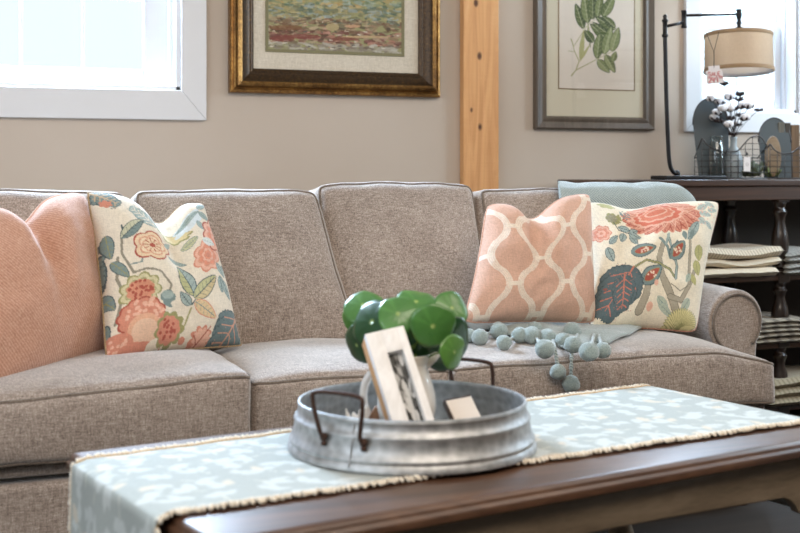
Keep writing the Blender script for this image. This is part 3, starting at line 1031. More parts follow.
m_ = MB(); m_.grid(sheet, 110, 40)
o = m_.build('blanket_cloth', M['teal'], root, angle=180)
sd = o.modifiers.new('solid', 'SOLIDIFY'); sd.thickness = .008; sd.offset = 0
poms = [(469, 337, 500, 328, 1), (480, 339, 506, 330, 1), (499, 333, 512, 330, 1), (504, 344, 526, 335, 1), (520, 337, 528, 330, 1), (532, 338, 545, 333, 1), (535, 330, 550, 328, 0), (548, 339, 558, 333, 1), (545, 352, 534, 340, 1),
        (563, 342, 570, 335, 1), (573, 347, 578, 338, 1), (572, 333, 585, 330, 0), (558, 372, 553, 346, 2), (571, 384, 570, 352, 2), (589, 355, 594, 340, 1), (603, 352, 599, 341, 1)]
for i, (px, py, cx_, cy_, kd) in enumerate(poms):
    r_ = .0225 + .002 * ((i * 7) % 3)
    a = onseat(cx_, cy_) + Vector((0, 0, .016))
    if kd == 2:
        e_ = at(px, py, SF - .032)
        mid = [onseat(cx_, 352) + Vector((0, -.01, .010)), at((px + cx_) / 2 + 1, 358, SF - .024)]
        pts = [a] + mid + [e_]
    else:
        # ball centre rests on the seat
        e_ = onseat(px, py + 6) + Vector((0, 0, r_ * .92)); pts = [a, a.lerp(e_, .5) + Vector((0, 0, -.003)), e_]
        e_ = pts[-1]
    # twisted cord
    fine = []
    for s_ in range(len(pts) - 1):
        for k in range(8): fine.append(pts[s_].lerp(pts[s_ + 1], k / 8))
    fine.append(pts[-1])
    rs = [.0052 + .0014 * math.sin(k * 2.1) for k in range(len(fine))]
    MB().tube(fine, rs, 7).build('fringe_cord', M['teal'], root, angle=180)
    pm = MB(); pm.sphere(e_, (r_, r_, r_ * .95), 28, 20)
    pm.v = [e_ + (v - e_) * (1 + .05 * noise.noise((v - e_) * 420 + Vector((i * 5, 0, 0))) + .10 * noise.noise((v - e_) * 70 + Vector((i, 3, 0)))) for v in pm.v]
    pm.build('pompom', M['pom'], root, angle=180)

# ------------------------------------------------------------------ coffee table
TZ = .43
TO = c2w(-.675, 2.507, 0)
TA = math.radians(10.3)
TL_, TW_ = 1.50, .73


def tt(x, y, z):
    """table frame: x along its length, y from the back edge towards the camera"""
    return Vector((TO.x + x * math.cos(TA) + y * math.sin(TA), TO.y + x * math.sin(TA) - y * math.cos(TA), z))


t = NT('brown_stained_table_top')
n1 = t.noise(1, 6, .6, t.coords((1.6, 16, 16), (0, 0, -TA)), dist=1.0)
n2 = t.noise(1, 3, .6, t.coords((5, 140, 140), (0, 0, -TA)))
f = t.math('ADD', t.math('MULTIPLY', n1, .7), t.math('MULTIPLY', n2, .3))
t.set(base=t.ramp(f, [(.3, rgb(50, 32, 22)), (.5, rgb(80, 54, 38)), (.7, rgb(112, 80, 58))]), rough=.45, coat=.4, coatr=.3)
t.bump(n2, .12, .001)
M['ttop'] = t.m
M['greige'] = m_wood('greige_painted_wood', rgb(104, 90, 74), rgb(132, 117, 98), rgb(154, 138, 118), 1.2, .55)
ct = thing('coffee_table', 'rectangular coffee table with stained brown top and greige painted base in front of the sofa', 'table', tuple(tt(TL_ / 2, TW_ / 2, 0)))
# top with a moulded edge
prof = [(0.012, TZ - .040), (0.0, TZ - .034), (0.0, TZ - .020), (0.006, TZ - .014), (0.006, TZ - .009), (0.012, TZ - .002), (.02, TZ)]
m_ = MB(); rings = []
for ins, z in prof:
    rings.append([tt(ins, ins, z), tt(TL_ - ins, ins, z), tt(TL_ - ins, TW_ - ins, z), tt(ins, TW_ - ins, z)])
m_.add([p for r_ in rings for p in r_], [(j * 4 + i, j * 4 + (i + 1) % 4, (j + 1) * 4 + (i + 1) % 4, (j + 1) * 4 + i) for j in range(len(prof) - 1) for i in range(4)] + [(3, 2, 1, 0), tuple(4 * (len(prof) - 1) + i for i in range(4))])
m_.build('table_top', M['ttop'], ct, smooth=False, bevel=.002)


def apron(p0, p1, L, name='apron'):
    """board with a shallow arch, between two legs; p(s, z) along its length"""
    out = []
    zt, zb, zl = TZ - .040, TZ - .125, TZ - .168
    pts = [(0, zl), (.075, zl), (.088, zl + .006), (.098, zl + .022), (.115, zl + .036), (.135, zb)]
    n_ = 16
    for a, z in pts: out.append((a, z))
    for k in range(1, n_): out.append((.135 + (L - .27) * k / n_, zb + .010 * math.sin(math.pi * k / n_)))
    for a, z in reversed(pts): out.append((L - a, z))
    out += [(L, zt), (0, zt)]
    m_ = MB()
    d = (p1 - p0).normalized(); nn_ = Vector((-d.y, d.x, 0))
    m_.prism(out, lambda a, b, q: p0 + d * a + nn_ * q + Vector((0, 0, b)), -.011, .011)
    m_.build(name, M['greige'], ct, smooth=False, bevel=.003)


e = .045
cs = [(e, e), (TL_ - e, e), (TL_ - e, TW_ - e), (e, TW_ - e)]
for i in range(4):
    a, b_ = cs[i], cs[(i + 1) % 4]
    apron(tt(a[0], a[1], 0), tt(b_[0], b_[1], 0), math.hypot(a[0] - b_[0], a[1] - b_[1]))
for (a, b_) in cs:
    c_ = tt(a, b_, 0)
    m_ = MB()
    m_.box((-.038, -.038, TZ - .18), (.038, .038, TZ - .041), xf=lambda q: Vector((c_.x + q.x * math.cos(TA) - q.y * math.sin(TA), c_.y + q.x * math.sin(TA) + q.y * math.cos(TA), q.z)))
    m_.lathe([(.022, 0), (.030, .012), (.034, .05), (.026, .075), (.030, .085), (.038, .16), (.036, .20), (.026, .225), (.034, .235), (.034, .25)], (c_.x, c_.y, 0), 24)
    m_.build('leg', M['greige'], ct, bevel=.003)

# ------------------------------------------------------------------ runner
t = NT('runner_cotton')
at_ = t.n('ShaderNodeAttribute', attribute_name='Col')
w_ = t.noise(320, 2, .6)
t.set(base=t.mix(1.0, at_.outputs['Color'], t.ramp(w_, [(.3, (.88, .88, .88, 1)), (.7, (1.05, 1.05, 1.05, 1))]), 'MULTIPLY'), rough=.9, sheen=.1, spec=.1)
t.bump(w_, .3, .001)
M['runner'] = t.m
M['fringe'] = m_fabric('cream_fringe', rgb(206, 188, 160), rgb(234, 224, 206), rgb(248, 244, 234), 1.2)
R0, R1 = .10, .59
fold = [(-.020, .10), (-.020, .25), (-.018, .39), (-.012, TZ - .012), (-.004, TZ + .002), (.012, TZ + .004)]


def run_pt(s_, y, lift=0.0):
    """s_: metres along the runner, 0 at the left table edge"""
    kk = (y - R0) / (R1 - R0); y += (.014 - .024 * s_ / 1.5) * (1 - kk) + (-.034 + .052 * s_ / 1.5) * kk
    wv_ = .0014 * math.sin(s_ * 23 + y * 9) + .002 * noise.noise(Vector((s_ * 7, y * 9, 3)))
    if s_ < 0:
        d = -s_
        k = min(1, d / .02); sl = .010 * math.sin(y * 26) * min(1, d / .2)
        return tt(-.006 * k - .016 - sl - d * .02 if d > .02 else -.022 * math.sin(k * math.pi / 2), y, TZ + .004 + lift - d + (0 if d > .02 else d * .6) - (.0))
    if s_ > TL_:
        d = s_ - TL_
        k = min(1, d / .02)
        return tt(TL_ + .018 * math.sin(k * math.pi / 2) + .004, y, TZ + .004 + lift - max(0, d - .008))
    return tt(s_, y, TZ + .0045 + lift + abs(wv_))


RL0, RL1 = -.30, TL_ + .22
m_ = MB(); nu, nv = 400, 120
uv = []


def rfn(u, v):
    uv.append((u * (RL1 - RL0) + RL0, v * (R1 - R0) + R0))
    return run_pt(uv[-1][0], uv[-1][1])


m_.grid(rfn, nu, nv)
uva = np.array(uv)
A = Art(uva[:, 0] * 1000, uva[:, 1] * 1000, (178, 185, 182))
rr = random.Random(5)
WH = (204, 210, 208)
for gi in range(24):
    for gj in range(8):
        cx_, cy_ = RL0 * 1000 + (gi + .5 + (gj % 2) * .5) * 76 + rr.uniform(-10, 10), R0 * 1000 + (gj + .5) * 66 + rr.uniform(-8, 8)
        a0 = rr.random() * 6.28
        for k in range(3):
            a = a0 + (k - 1) * rr.uniform(.7, 1.1); L_ = rr.uniform(34, 56)
            A.leaf(cx_ + 4 * math.cos(a), cy_ + 4 * math.sin(a), cx_ + L_ * math.cos(a), cy_ + L_ * math.sin(a), rr.uniform(20, 30), WH if rr.random() < .85 else (212, 206, 192), bend=rr.uniform(-.1, .1))
        if rr.random() < .6: A.line([(cx_, cy_), (cx_ - 26 * math.cos(a0), cy_ - 26 * math.sin(a0))], 4, (214, 216, 206))
rn = thing('table_runner', 'pale grey green table runner with white leaf print and fringed edges along the coffee table', 'table runner', tuple(tt(TL_ / 2, (R0 + R1) / 2, TZ)))
o = m_.build('runner_cloth', M['runner'], rn, col=A.c, angle=180)
sd = o.modifiers.new('solid', 'SOLIDIFY'); sd.thickness = .0025; sd.offset = 1
rr = random.Random(9)
for yy, sg in ((R0, -1), (R1, 1)):
    m_ = MB()
    s_ = RL0
    while s_ < RL1:
        p = run_pt(s_, yy, .0015)
        L_ = rr.uniform(.010, .019)
        q = run_pt(s_ + rr.uniform(-.005, .005), yy + sg * L_, .0)
        mid = (p + q) / 2 + Vector((rr.uniform(-.001, .001), 0, rr.uniform(.002, .0055)))
        m_.tube([p, mid, q], [.003, .0036, .002], 5)
        s_ += .0052
    m_.build('fringe', M['fringe'], rn, angle=180)
m_ = MB()
for yy in (R0 + .002, R1 - .002): m_.tube([run_pt(RL0 + (RL1 - RL0) * k / 160, yy, .002) for k in range(161)], .0028, 6)
m_.build('hem_cord', m_fabric('jute_hem', rgb(150, 118, 78), rgb(196, 162, 116), rgb(222, 196, 156), 1.2), rn, angle=180)

# ------------------------------------------------------------------ galvanised tray
t = NT('galvanised_steel')
vo = t.n('ShaderNodeTexVoronoi'); vo.inputs['Scale'].default_value = 55; vo.feature = 'F1'
t.l(t.coords(), vo.inputs['Vector'])
sp = t.noise(30, 5, .7)
f = t.math('ADD', t.math('MULTIPLY', vo.outputs['Distance'], .5), t.math('MULTIPLY', sp, .6))
t.set(base=t.ramp(f, [(.25, rgb(150, 152, 152)), (.5, rgb(172, 174, 175)), (.8, rgb(196, 198, 199))]), metal=.8, rough=t.ramp(sp, [(.3, (.42,) * 3 + (1,)), (.7, (.62,) * 3 + (1,))]))
t.bump(f, .15, .001)
M['galv'] = t.m
M['iron'] = m_plain('rusty_dark_iron', rgb(74, 54, 46), .55, .6)
tc = c2w(.0245, 2.520, 0); TB = TZ + .0085
tray = thing('galvanized_tray', 'round galvanised metal tray with iron handles on the table runner', 'tray', (tc.x, tc.y, TB))
m_ = MB()
def trx(q):
    z = (q.z - TB); k = (.9865 - z * .32)
    return Vector((tc.x + (q.x - tc.x) * k, tc.y + (q.y - tc.y) * k, TB + z * .94))


m_.lathe([(.0, .003), (.236, .003), (.240, .006), (.250, .001), (.256, .003), (.2565, .010), (.252, .018), (.2545, .024), (.2535, .028), (.250, .032), (.2455, .062), (.2485, .067), (.2475, .072), (.2435, .075), (.2405, .094), (.2435, .098), (.2425, .103), (.2385, .104), (.2365, .100), (.2375, .094), (.2405, .074), (.2435, .066), (.2425, .062), (.247, .032), (.249, .010), (.240, .0085), (.0, .0075)], (tc.x, tc.y, TB), 96, xf=trx)
m_.build('tray_body', M['galv'], tray, angle=50)
MB().tube([Vector((tc.x + r_ * math.cos(a), tc.y + r_ * math.sin(a), TB + z)) for a in [atz(348, 430, .48) - tc and math.atan2(atz(350, 450, .48).y - tc.y, atz(350, 450, .48).x - tc.x)] for (r_, z) in ((.2535, .01), (.2455, .033), (.2385, .058), (.2325, .087))], .0016, 6).build('side_seam', M['galv'], tray)


def handle(ang, half, h, out, tiltout=0.35):
    ps_ = []
    for sd in (-1, 1):
        a = ang + sd * half
        ps_.append(Vector((tc.x + .2465 * math.cos(a), tc.y + .2465 * math.sin(a), TB + .058)))
    d = Vector((math.cos(ang), math.sin(ang), 0))
    A0, B0 = ps_
    a1 = A0 + d * .012 + Vector((0, 0, .012)); b1 = B0 + d * .012 + Vector((0, 0, .012))
    a2 = A0.lerp(B0, -tiltout) + d * out + Vector((0, 0, h * .8)); b2 = B0.lerp(A0, -tiltout) + d * out + Vector((0, 0, h * .8))
    a3 = A0.lerp(B0, .14 - tiltout) + d * out + Vector((0, 0, h)); b3 = B0.lerp(A0, .14 - tiltout) + d * out + Vector((0, 0, h))
    ctrl = [A0, a1, a2, a3, b3, b2, b1, B0]
    fine = []
    for i in range(len(ctrl) - 1):
        p0 = ctrl[max(0, i - 1)]; p1 = ctrl[i]; p2 = ctrl[i + 1]; p3 = ctrl[min(len(ctrl) - 1, i + 2)]
        for k in range(8):
            s_ = k / 8
            fine.append(.5 * ((2 * p1) + (p2 - p0) * s_ + (2 * p0 - 5 * p1 + 4 * p2 - p3) * s_ * s_ + (3 * p1 - p0 - 3 * p2 + p3) * s_ ** 3))
    fine.append(ctrl[-1])
    m_ = MB(); m_.tube(fine, .0044, 10)
    o_ = m_.build('handle', M['iron'], tray, angle=180)
    for p in (A0, B0):
        r2 = MB(); r2.sphere(p, .0085, 12, 8); r2.sphere(p + Vector((0, 0, -.012)), .006, 10, 6); r2.build('rivet_lug', M['iron'], o_, angle=180)


hv = Vector((-tc.x, -tc.y, 0)).normalized() * math.cos(.56) + Vector((-CY, SY, 0)) * math.sin(.56)
hang = math.atan2(hv.y, hv.x)
handle(hang, .185, .088, .020, .12)
handle(hang + math.pi, .20, .084, .004, .04)

# ------------------------------------------------------------------ pitcher and plant
M['ceramic'] = m_plain('white_glazed_ceramic', rgb(232, 228, 222), .25, coat=.4)
TFZ = TB + .0078
pc = c2w(.014, 2.58, 0)
pit = thing('ceramic_pitcher', 'white ceramic pitcher holding the green plant in the galvanised tray', 'pitcher', (pc.x, pc.y, TFZ))
m_ = MB()
m_.lathe([(.0, 0), (.040, 0), (.045, .004), (.056, .03), (.062, .06), (.060, .09), (.050, .12), (.043, .14), (.045, .155), (.052, .168), (.054, .172), (.050, .172), (.042, .158), (.039, .142), (.046, .12), (.055, .09), (.055, .05), (.04, .01), (0, .008)], (pc.x, pc.y, TFZ), 48)
m_.build('pitcher_body', M['ceramic'], pit, angle=180)
dd = Vector((-CY, SY, 0))   # handle points to the left in the photo
hp = []
for k in range(17):
    a = math.radians(-62 + 134 * k / 16)
    hp.append(Vector((pc.x, pc.y, TFZ + .083)) + dd * (.044 + .046 * math.cos(a)) + Vector((0, 0, .062 * math.sin(a))))
m_ = MB(); m_.tube(hp, .0085, 12); m_.build('handle', M['ceramic'], pit, angle=180)
sp_ = MB(); sp_.tube([Vector((pc.x, pc.y, TFZ + .150)) - dd * .036, Vector((pc.x, pc.y, TFZ + .162)) - dd * .050, Vector((pc.x, pc.y, TFZ + .172)) - dd * .066], [.014, .013, .007], 12); sp_.build('spout', M['ceramic'], pit, angle=180)

t = NT('glossy_green_leaf')
vn = t.noise(30, 4, .6)
rv = t.n('ShaderNodeAttribute', attribute_name='Col')
t.set(base=t.mix(1.0, rv.outputs['Color'], t.ramp(vn, [(.3, (.8, .85, .8, 1)), (.7, (1.15, 1.1, 1.1, 1))]), 'MULTIPLY'), rough=.32, coat=.3, spec=.5)
M['leaf'] = t.m
M['stem'] = m_plain('green_stem', rgb(112, 138, 62), .5)
plant = thing('potted_plant', 'round leaved green plant growing from the white pitcher in the tray', 'plant', (pc.x, pc.y, TFZ + .15))
# px, py, distance, radius px, aspect, view tilt (pitch, yaw), roll, tone
LV = [(433, 326, 2.50, 23, .90, 20, 8, 0, 1), (398, 314, 2.53, 21, .82, -28, -10, 10, 1), (372, 322, 2.56, 26, .80, -30, -50, 30, 0), (363, 305, 2.62, 21, .62, -50, -25, -25, 1), (452, 308, 2.60, 19, .85, -30, 35, 0, 1), (446, 345, 2.58, 30, .95, 35, 40, 0, 0),
      (454, 352, 2.50, 18, .85, 12, 58, 30, 2), (381, 342, 2.58, 20, .8, 30, -40, 20, 0), (416, 302, 2.68, 22, .55, -55, 10, 0, 1), (357, 345, 2.60, 20, .7, 30, -60, 60, 0), (415, 346, 2.60, 24, .9, 25, 0, 0, 0), (404, 332, 2.62, 22, .8, -5, 10, 0, 2), (352, 318, 2.66, 13, .8, 10, -45, 0, 2),
     ]
LC = [(32, 72, 40), (74, 122, 58), (84, 130, 58)]
top = Vector((pc.x, pc.y, TFZ + .165))
for i, (px, py, Z, rp, asp, tp, ty, roll, tone) in enumerate(LV):
    c_ = c2w((px - 400) / F * Z, Z, CAMH + (HOR - py) * Z / F)
    R_ = rp / F * Z
    fwd = (Vector((0, 0, CAMH)) - c_).normalized()
    rt = Vector((CY, -SY, 0)); upv = rt.cross(fwd) * -1
    upv = fwd.cross(rt)
    # normal towards the viewer, tipped up / sideways
    nrm = (fwd + upv * math.tan(math.radians(-tp)) * .8 + rt * math.tan(math.radians(ty)) * .7).normalized()
    ax = (rt - nrm * rt.dot(nrm)).normalized(); ay = nrm.cross(ax)
    vv, ff, cc = [], [], []
    NR, NS = 7, 28
    base = s2l(LC[tone])
    for a in range(NR + 1):
        q = a / NR
        for k in range(NS):
            th = 2 * math.pi * k / NS
            rr_ = R_ * q * (1 + .035 * math.sin(3 * th + i) + .03 * math.sin(5 * th + 2 * i))
            cup = -.16 * R_ * q * q + .03 * R_ * q * math.sin(th * 9) ** 2 + .07 * R_ * q * q * math.sin(2 * th + i)
            vv.append(c_ + ax * (math.cos(th) * rr_) + ay * (math.sin(th) * rr_) + nrm * cup)
            vn_ = abs(math.sin(th * 4.5 + .4)) < .10 and .08 < q < .9
            col_ = base * (1.25 if vn_ else 1.0)
            if q < .1: col_ = s2l((170, 190, 110))
            cc.append(col_)
    for a in range(NR):
        for k in range(NS):
            l = (k + 1) % NS; ff.append((a * NS + k, a * NS + l, (a + 1) * NS + l, (a + 1) * NS + k))
    m_ = MB(); m_.add(vv, ff)
    o = m_.build('leaf', M['leaf'], plant, col=np.array(cc), angle=180, recalc=False)
    sd = o.modifiers.new('solid', 'SOLIDIFY'); sd.thickness = .0012
    root_ = top + Vector((.018 * math.sin(i * 2.4), .018 * math.cos(i * 2.4), -.02))
    mid = root_.lerp(c_, .55) + Vector((0, .0, .02))
    bk_ = c_ - nrm * .004
    pts = [root_ * (1 - s_) ** 2 + mid * 2 * s_ * (1 - s_) + bk_ * s_ * s_ for s_ in [k / 10 for k in range(11)]]
    MB().tube(pts, .0018, 6).build('stem', M['stem'], plant, angle=180)

# ------------------------------------------------------------------ block frame, tag card, small pieces in the tray
t = NT('whitewashed_wood')
n1 = t.noise(1, 5, .6, t.coords((30, 30, 6)), dist=.6)
t.set(base=t.ramp(n1, [(.3, rgb(222, 218, 214)), (.6, rgb(242, 240, 238))]), rough=.6)
M['whitewood'] = t.m
M['rawwood'] = m_wood('raw_pine_edge', rgb(176, 122, 74), rgb(204, 152, 100), rgb(222, 178, 130), 2, .6, axis=2)


def facing(px, py, Z):
    return c2w((px - 400) / F * Z, Z, CAMH + (HOR - py) * Z / F)


# leaning frame: face corners; the bottom rests on the tray floor
fTL, fTR = facing(365, 334, 2.475), facing(405.5, 323, 2.495)
fBRd, fBLd = facing(433, 416, 2.405), facing(394, 419, 2.385)


def to_floor(a, b_, z):
    s_ = (z - a.z) / (b_.z - a.z); return a + (b_ - a) * s_


fw = ((fTR - fTL) + (fBRd - fBLd)) / 2
dn = ((fBLd - fTL).normalized() + (fBRd - fTR).normalized()).normalized()
fwn = (fw - dn * fw.dot(dn)).normalized(); W_ = fw.dot(fwn)
nb_ = dn.cross(fwn).normalized()
if nb_.y < 0: nb_ = -nb_          # away from the camera
lenf = (fTL.z - TFZ - .012) / -dn.z
fo = fTL
fl_ = thing('photo_block', 'whitewashed wooden block frame with a narrow black and white photo leaning in the tray', 'picture frame', tuple(fo + dn * lenf + fwn * W_ / 2))
fp_ = lambda a, b_, d: fo + fwn * (a * W_) + dn * (b_ * lenf) + nb_ * d
D_ = .055
sl = (.36, .90, .20, .86)   # slot a0 a1 b0 b1
sl = (.40, .80, .19, .80)
m_ = MB()
a0, a1, b0, b1 = sl
for (x0_, x1_, y0_, y1_) in ((0, a0, 0, 1), (a1, 1, 0, 1), (a0, a1, 0, b0), (a0, a1, b1, 1)):
    m_.prism([(x0_, y0_), (x1_, y0_), (x1_, y1_), (x0_, y1_)], fp_, 0, D_ * .35)
m_.build('frame_face', M['whitewood'], fl_, smooth=False, bevel=.0008)
m_ = MB(); m_.prism([(0, 0), (1, 0), (1, 1), (0, 1)], fp_, D_ * .351, D_); m_.build('wood_back', M['rawwood'], fl_, smooth=False, bevel=.001)
m_ = MB(); uv = []


def pf(u, v):
    uv.append((u, v)); return fp_(a0 + (a1 - a0) * u, b0 + (b1 - b0) * v, D_ * .33)


m_.grid(pf, 24, 70)
ua = np.array(uv); A = Art(ua[:, 0] * 40, ua[:, 1] * 120, (70, 70, 68))
rr = random.Random(3)
for k in range(70):
    g = rr.choice([30, 50, 90, 130, 170, 200]); A.ell(rr.random() * 40, rr.random() * 120, rr.uniform(2, 7), rr.uniform(5, 18), rr.uniform(-40, 40), (g, g, g - 2))
m_.build('photo', m_col('photo_paper', .5, 60, 0, 0, .03), fl_, col=A.c, smooth=False)

# wooden stand block behind the frame
q = facing(378, 405, 2.60)
st_ = thing('wooden_block', 'small brown wooden block standing behind the leaning photo block in the tray', 'block', (q.x, q.y, TFZ))
m_ = MB(); m_.prism([(-.022, 0), (.03, 0), (.03, .05), (-.006, .062), (-.022, .035)], lambda a, b_, d: Vector((q.x, q.y, TFZ)) + Vector((CY, -SY, 0)) * a + Vector((SY, CY, 0)) * d + Vector((0, 0, b_)), -.03, -.006)
m_.build('block_body', m_wood('brown_block_wood', rgb(96, 62, 38), rgb(128, 88, 58), rgb(150, 108, 74), 2, .5, axis=2), st_, smooth=False, bevel=.002)

# tilted small card block
cTL, cTR, cBR, cBL = facing(443, 399, 2.56), facing(468, 388, 2.59), facing(480, 413, 2.53), facing(455, 424, 2.50)
u_ = ((cTR - cTL) + (cBR - cBL)) / 2; v_ = ((cBL - cTL) + (cBR - cTR)) / 2
v_ = v_.normalized(); un = (u_ - v_ * u_.dot(v_)).normalized(); Lu = u_.dot(un); Lv = (cTL.z - TFZ - .01) / -v_.z
nn_ = v_.cross(un); nn_ = nn_ if nn_.y > 0 else -nn_
sq = thing('small_sign_block', 'small square cream sign with dark edges tilted against the right inside of the tray', 'sign', tuple(cTL + v_ * Lv))
fq = lambda a, b_, d: cTL + un * (a * Lu) + v_ * (b_ * Lv) + nn_ * d
m_ = MB(); m_.prism([(0, 0), (1, 0), (1, 1), (0, 1)], fq, .0012, .016); m_.build('block_edge', m_plain('dark_brown_edge', rgb(62, 50, 44), .5), sq, smooth=False, bevel=.001)
m_ = MB(); m_.prism([(.07, .05), (.97, .05), (.97, .97), (.07, .97)], fq, 0, .0014); m_.build('sign_face', m_plain('cream_card', rgb(228, 220, 212), .6), sq, smooth=False)

# white jagged ornament at the left of the tray
q = facing(356, 408, 2.50)
orn = thing('white_ornament', 'small white jagged ornament at the left inside the tray behind the front handle', 'ornament', (q.x, q.y, TFZ))
B_ = Vector((q.x, q.y, TFZ))
out = [(-.022, 0), (.024, 0), (.020, .03), (.026, .045), (.022, .082), (.012, .064), (.007, .072), (.003, .058), (-.006, .066), (-.010, .054), (-.021, .074), (-.019, .03)]
m_ = MB(); m_.prism(out, lambda a, b_, d: B_ + Vector((CY, -SY, 0)) * a + Vector((SY, CY, 0)) * d + Vector((0, 0, b_)), -.006, .006)
m_.build('ornament_body', M['ceramic'], orn, smooth=False, bevel=.0015)

# ------------------------------------------------------------------ framed pictures
def frame_ring(mb_, x0, x1, z0, z1, prof):
    """prof: (inset, y) around the rectangle"""
    rings = [[Vector((x0 + i, y, z0 + i)), Vector((x1 - i, y, z0 + i)), Vector((x1 - i, y, z1 - i)), Vector((x0 + i, y, z1 - i))] for i, y in prof]
    n_ = len(prof)
    # four sides as separate strips so the mitres stay crisp
    for s_ in range(4):
        vv = []
        for r_ in rings: vv += [r_[s_], r_[(s_ + 1) % 4]]
        mb_.add(vv, [(2 * k, 2 * k + 1, 2 * k + 3, 2 * k + 2) for k in range(n_ - 1)])


t = NT('antiqued_gold')
n1 = t.noise(1, 6, .75, t.coords((110, 110, 110)))
n2 = t.noise(14, 4, .6)
f = t.math('ADD', t.math('MULTIPLY', n1, .6), t.math('MULTIPLY', n2, .4))
t.set(base=t.ramp(f, [(.36, rgb(84, 56, 28)), (.5, rgb(134, 96, 50)), (.66, rgb(184, 142, 80))]), rough=.34, metal=.75)
t.bump(n1, .3, .001)
M['gold'] = t.m
M['darkgold'] = m_plain('dark_umber_frame', rgb(66, 44, 26), .45, .3)
f0, f1 = wx(228, 4.499), wx(441, 4.465)
FZ0, FZ1 = 1.286, 2.18
p1 = thing('framed_painting', 'landscape painting with linen mat in an antiqued gold and brown frame on the back wall', 'painting', ((f0 + f1) / 2, WY - .02, FZ0))
m_ = MB(); frame_ring(m_, f0, f1, FZ0, FZ1, [(0, WY - .001), (0, WY - .028), (.004, WY - .034), (.012, WY - .036), (.016, WY - .030), (.020, WY - .032), (.026, WY - .050), (.034, WY - .055), (.042, WY - .050)])
m_.build('outer_moulding', M['gold'], p1, angle=30, recalc=False)
t = NT('umber_and_gold_leaf'); n1 = t.noise(90, 5, .75)
t.set(base=t.ramp(n1, [(.35, rgb(44, 32, 20)), (.6, rgb(78, 56, 32)), (.75, rgb(128, 94, 50))]), rough=.38, metal=.5)
m_umber = t.m
m_ = MB(); frame_ring(m_, f0, f1, FZ0, FZ1, [(.042, WY - .050), (.046, WY - .044), (.074, WY - .030), (.080, WY - .032), (.084, WY - .030), (.092, WY - .020)])
m_.build('inner_moulding', m_umber, p1, angle=30, recalc=False)
m_ = MB(); m_.box((f0 + .088, WY - .018, FZ0 + .088), (f1 - .088, WY - .008, FZ1 - .088)); m_.build('linen_mat', m_fabric('linen_mat', rgb(186, 174, 156), rgb(206, 195, 177), rgb(222, 212, 196), 1.0, 0.1, .0004), p1, smooth=False)
a0_, a1_, z0_, z1_ = wx(266.5, 4.48), wx(403.5, 4.48), CAMH + (HOR - 53) * 4.72 / F, FZ1 - .17
m_ = MB(); frame_ring(m_, a0_, a1_, z0_, z1_, [(-.004, WY - .018), (-.003, WY - .022), (.0, WY - .022), (.006, WY - .021), (.009, WY - .0185)])
m_.build('fillet', m_plain('olive_fillet', rgb(118, 112, 78), .5), p1, recalc=False, angle=30)
m_ = MB(); uv = []


def pf(u, v):
    uv.append((u, v)); return Vector((a0_ + .007 + (a1_ - a0_ - .014) * u, WY - .0192, z1_ - .007 - (z1_ - z0_ - .014) * v))


m_.grid(pf, 240, 300)
ua = np.array(uv)
A = Art(ua[:, 0] * 1000, ua[:, 1] * 1000, (150, 146, 104))
rr = random.Random(12)
bands = [(0, .35, [(168, 182, 186), (188, 192, 180), (150, 166, 170)]), (.35, .55, [(150, 160, 140), (120, 134, 104), (168, 168, 128)]), (.50, .72, [(132, 138, 98), (168, 160, 104), (186, 152, 92), (104, 122, 92), (150, 164, 146)]), (.68, .80, [(128, 126, 88), (96, 112, 92), (176, 158, 104), (150, 160, 150)]),
         (.78, .88, [(120, 88, 62), (140, 104, 78), (176, 150, 112), (98, 84, 66), (126, 116, 84)]), (.86, .955, [(118, 72, 62), (134, 82, 70), (168, 142, 112), (108, 80, 62), (176, 120, 98)]), (.95, 1.0, [(150, 138, 118), (176, 168, 150), (126, 108, 92)])]
for (v0, v1, pal) in bands:
    for k in range(int(2600 * (v1 - v0)) + 40):
        cx_, cy_ = rr.random() * 1000, (v0 + (v1 - v0) * rr.random()) * 1000
        c_ = rr.choice(pal); j_ = rr.randint(-12, 12); c_ = [v * .8 + sum(c_) / 3 * .2 for v in c_]
        A.ell(cx_, cy_, rr.uniform(8, 42), rr.uniform(4, 13), rr.uniform(-14, 14), (c_[0] + j_, c_[1] + j_, c_[2] + j_), rr.uniform(.5, 1))
for k in range(60): A.ell(rr.random() * 1000, rr.uniform(800, 985), rr.uniform(4, 22), rr.uniform(2, 4), rr.uniform(-6, 6), rr.choice([(214, 204, 184), (196, 150, 130), (92, 92, 84)]))
for (x_, y_, rx_, ry_, c_) in ((250, 905, 130, 16, (126, 70, 62)), (560, 912, 110, 14, (128, 72, 62)), (100, 925, 90, 22, (122, 66, 58)), (720, 890, 190, 7, (198, 170, 128)), (620, 820, 60, 10, (206, 160, 126)), (470, 832, 50, 26, (178, 160, 118)), (130, 850, 120, 18, (122, 84, 58))):
    A.ell(x_, y_, rx_, ry_, -2, c_, .8)
m_.build('canvas', m_col('oil_paint', .55, 120, 0, .0015, .1), p1, col=A.c, smooth=False)

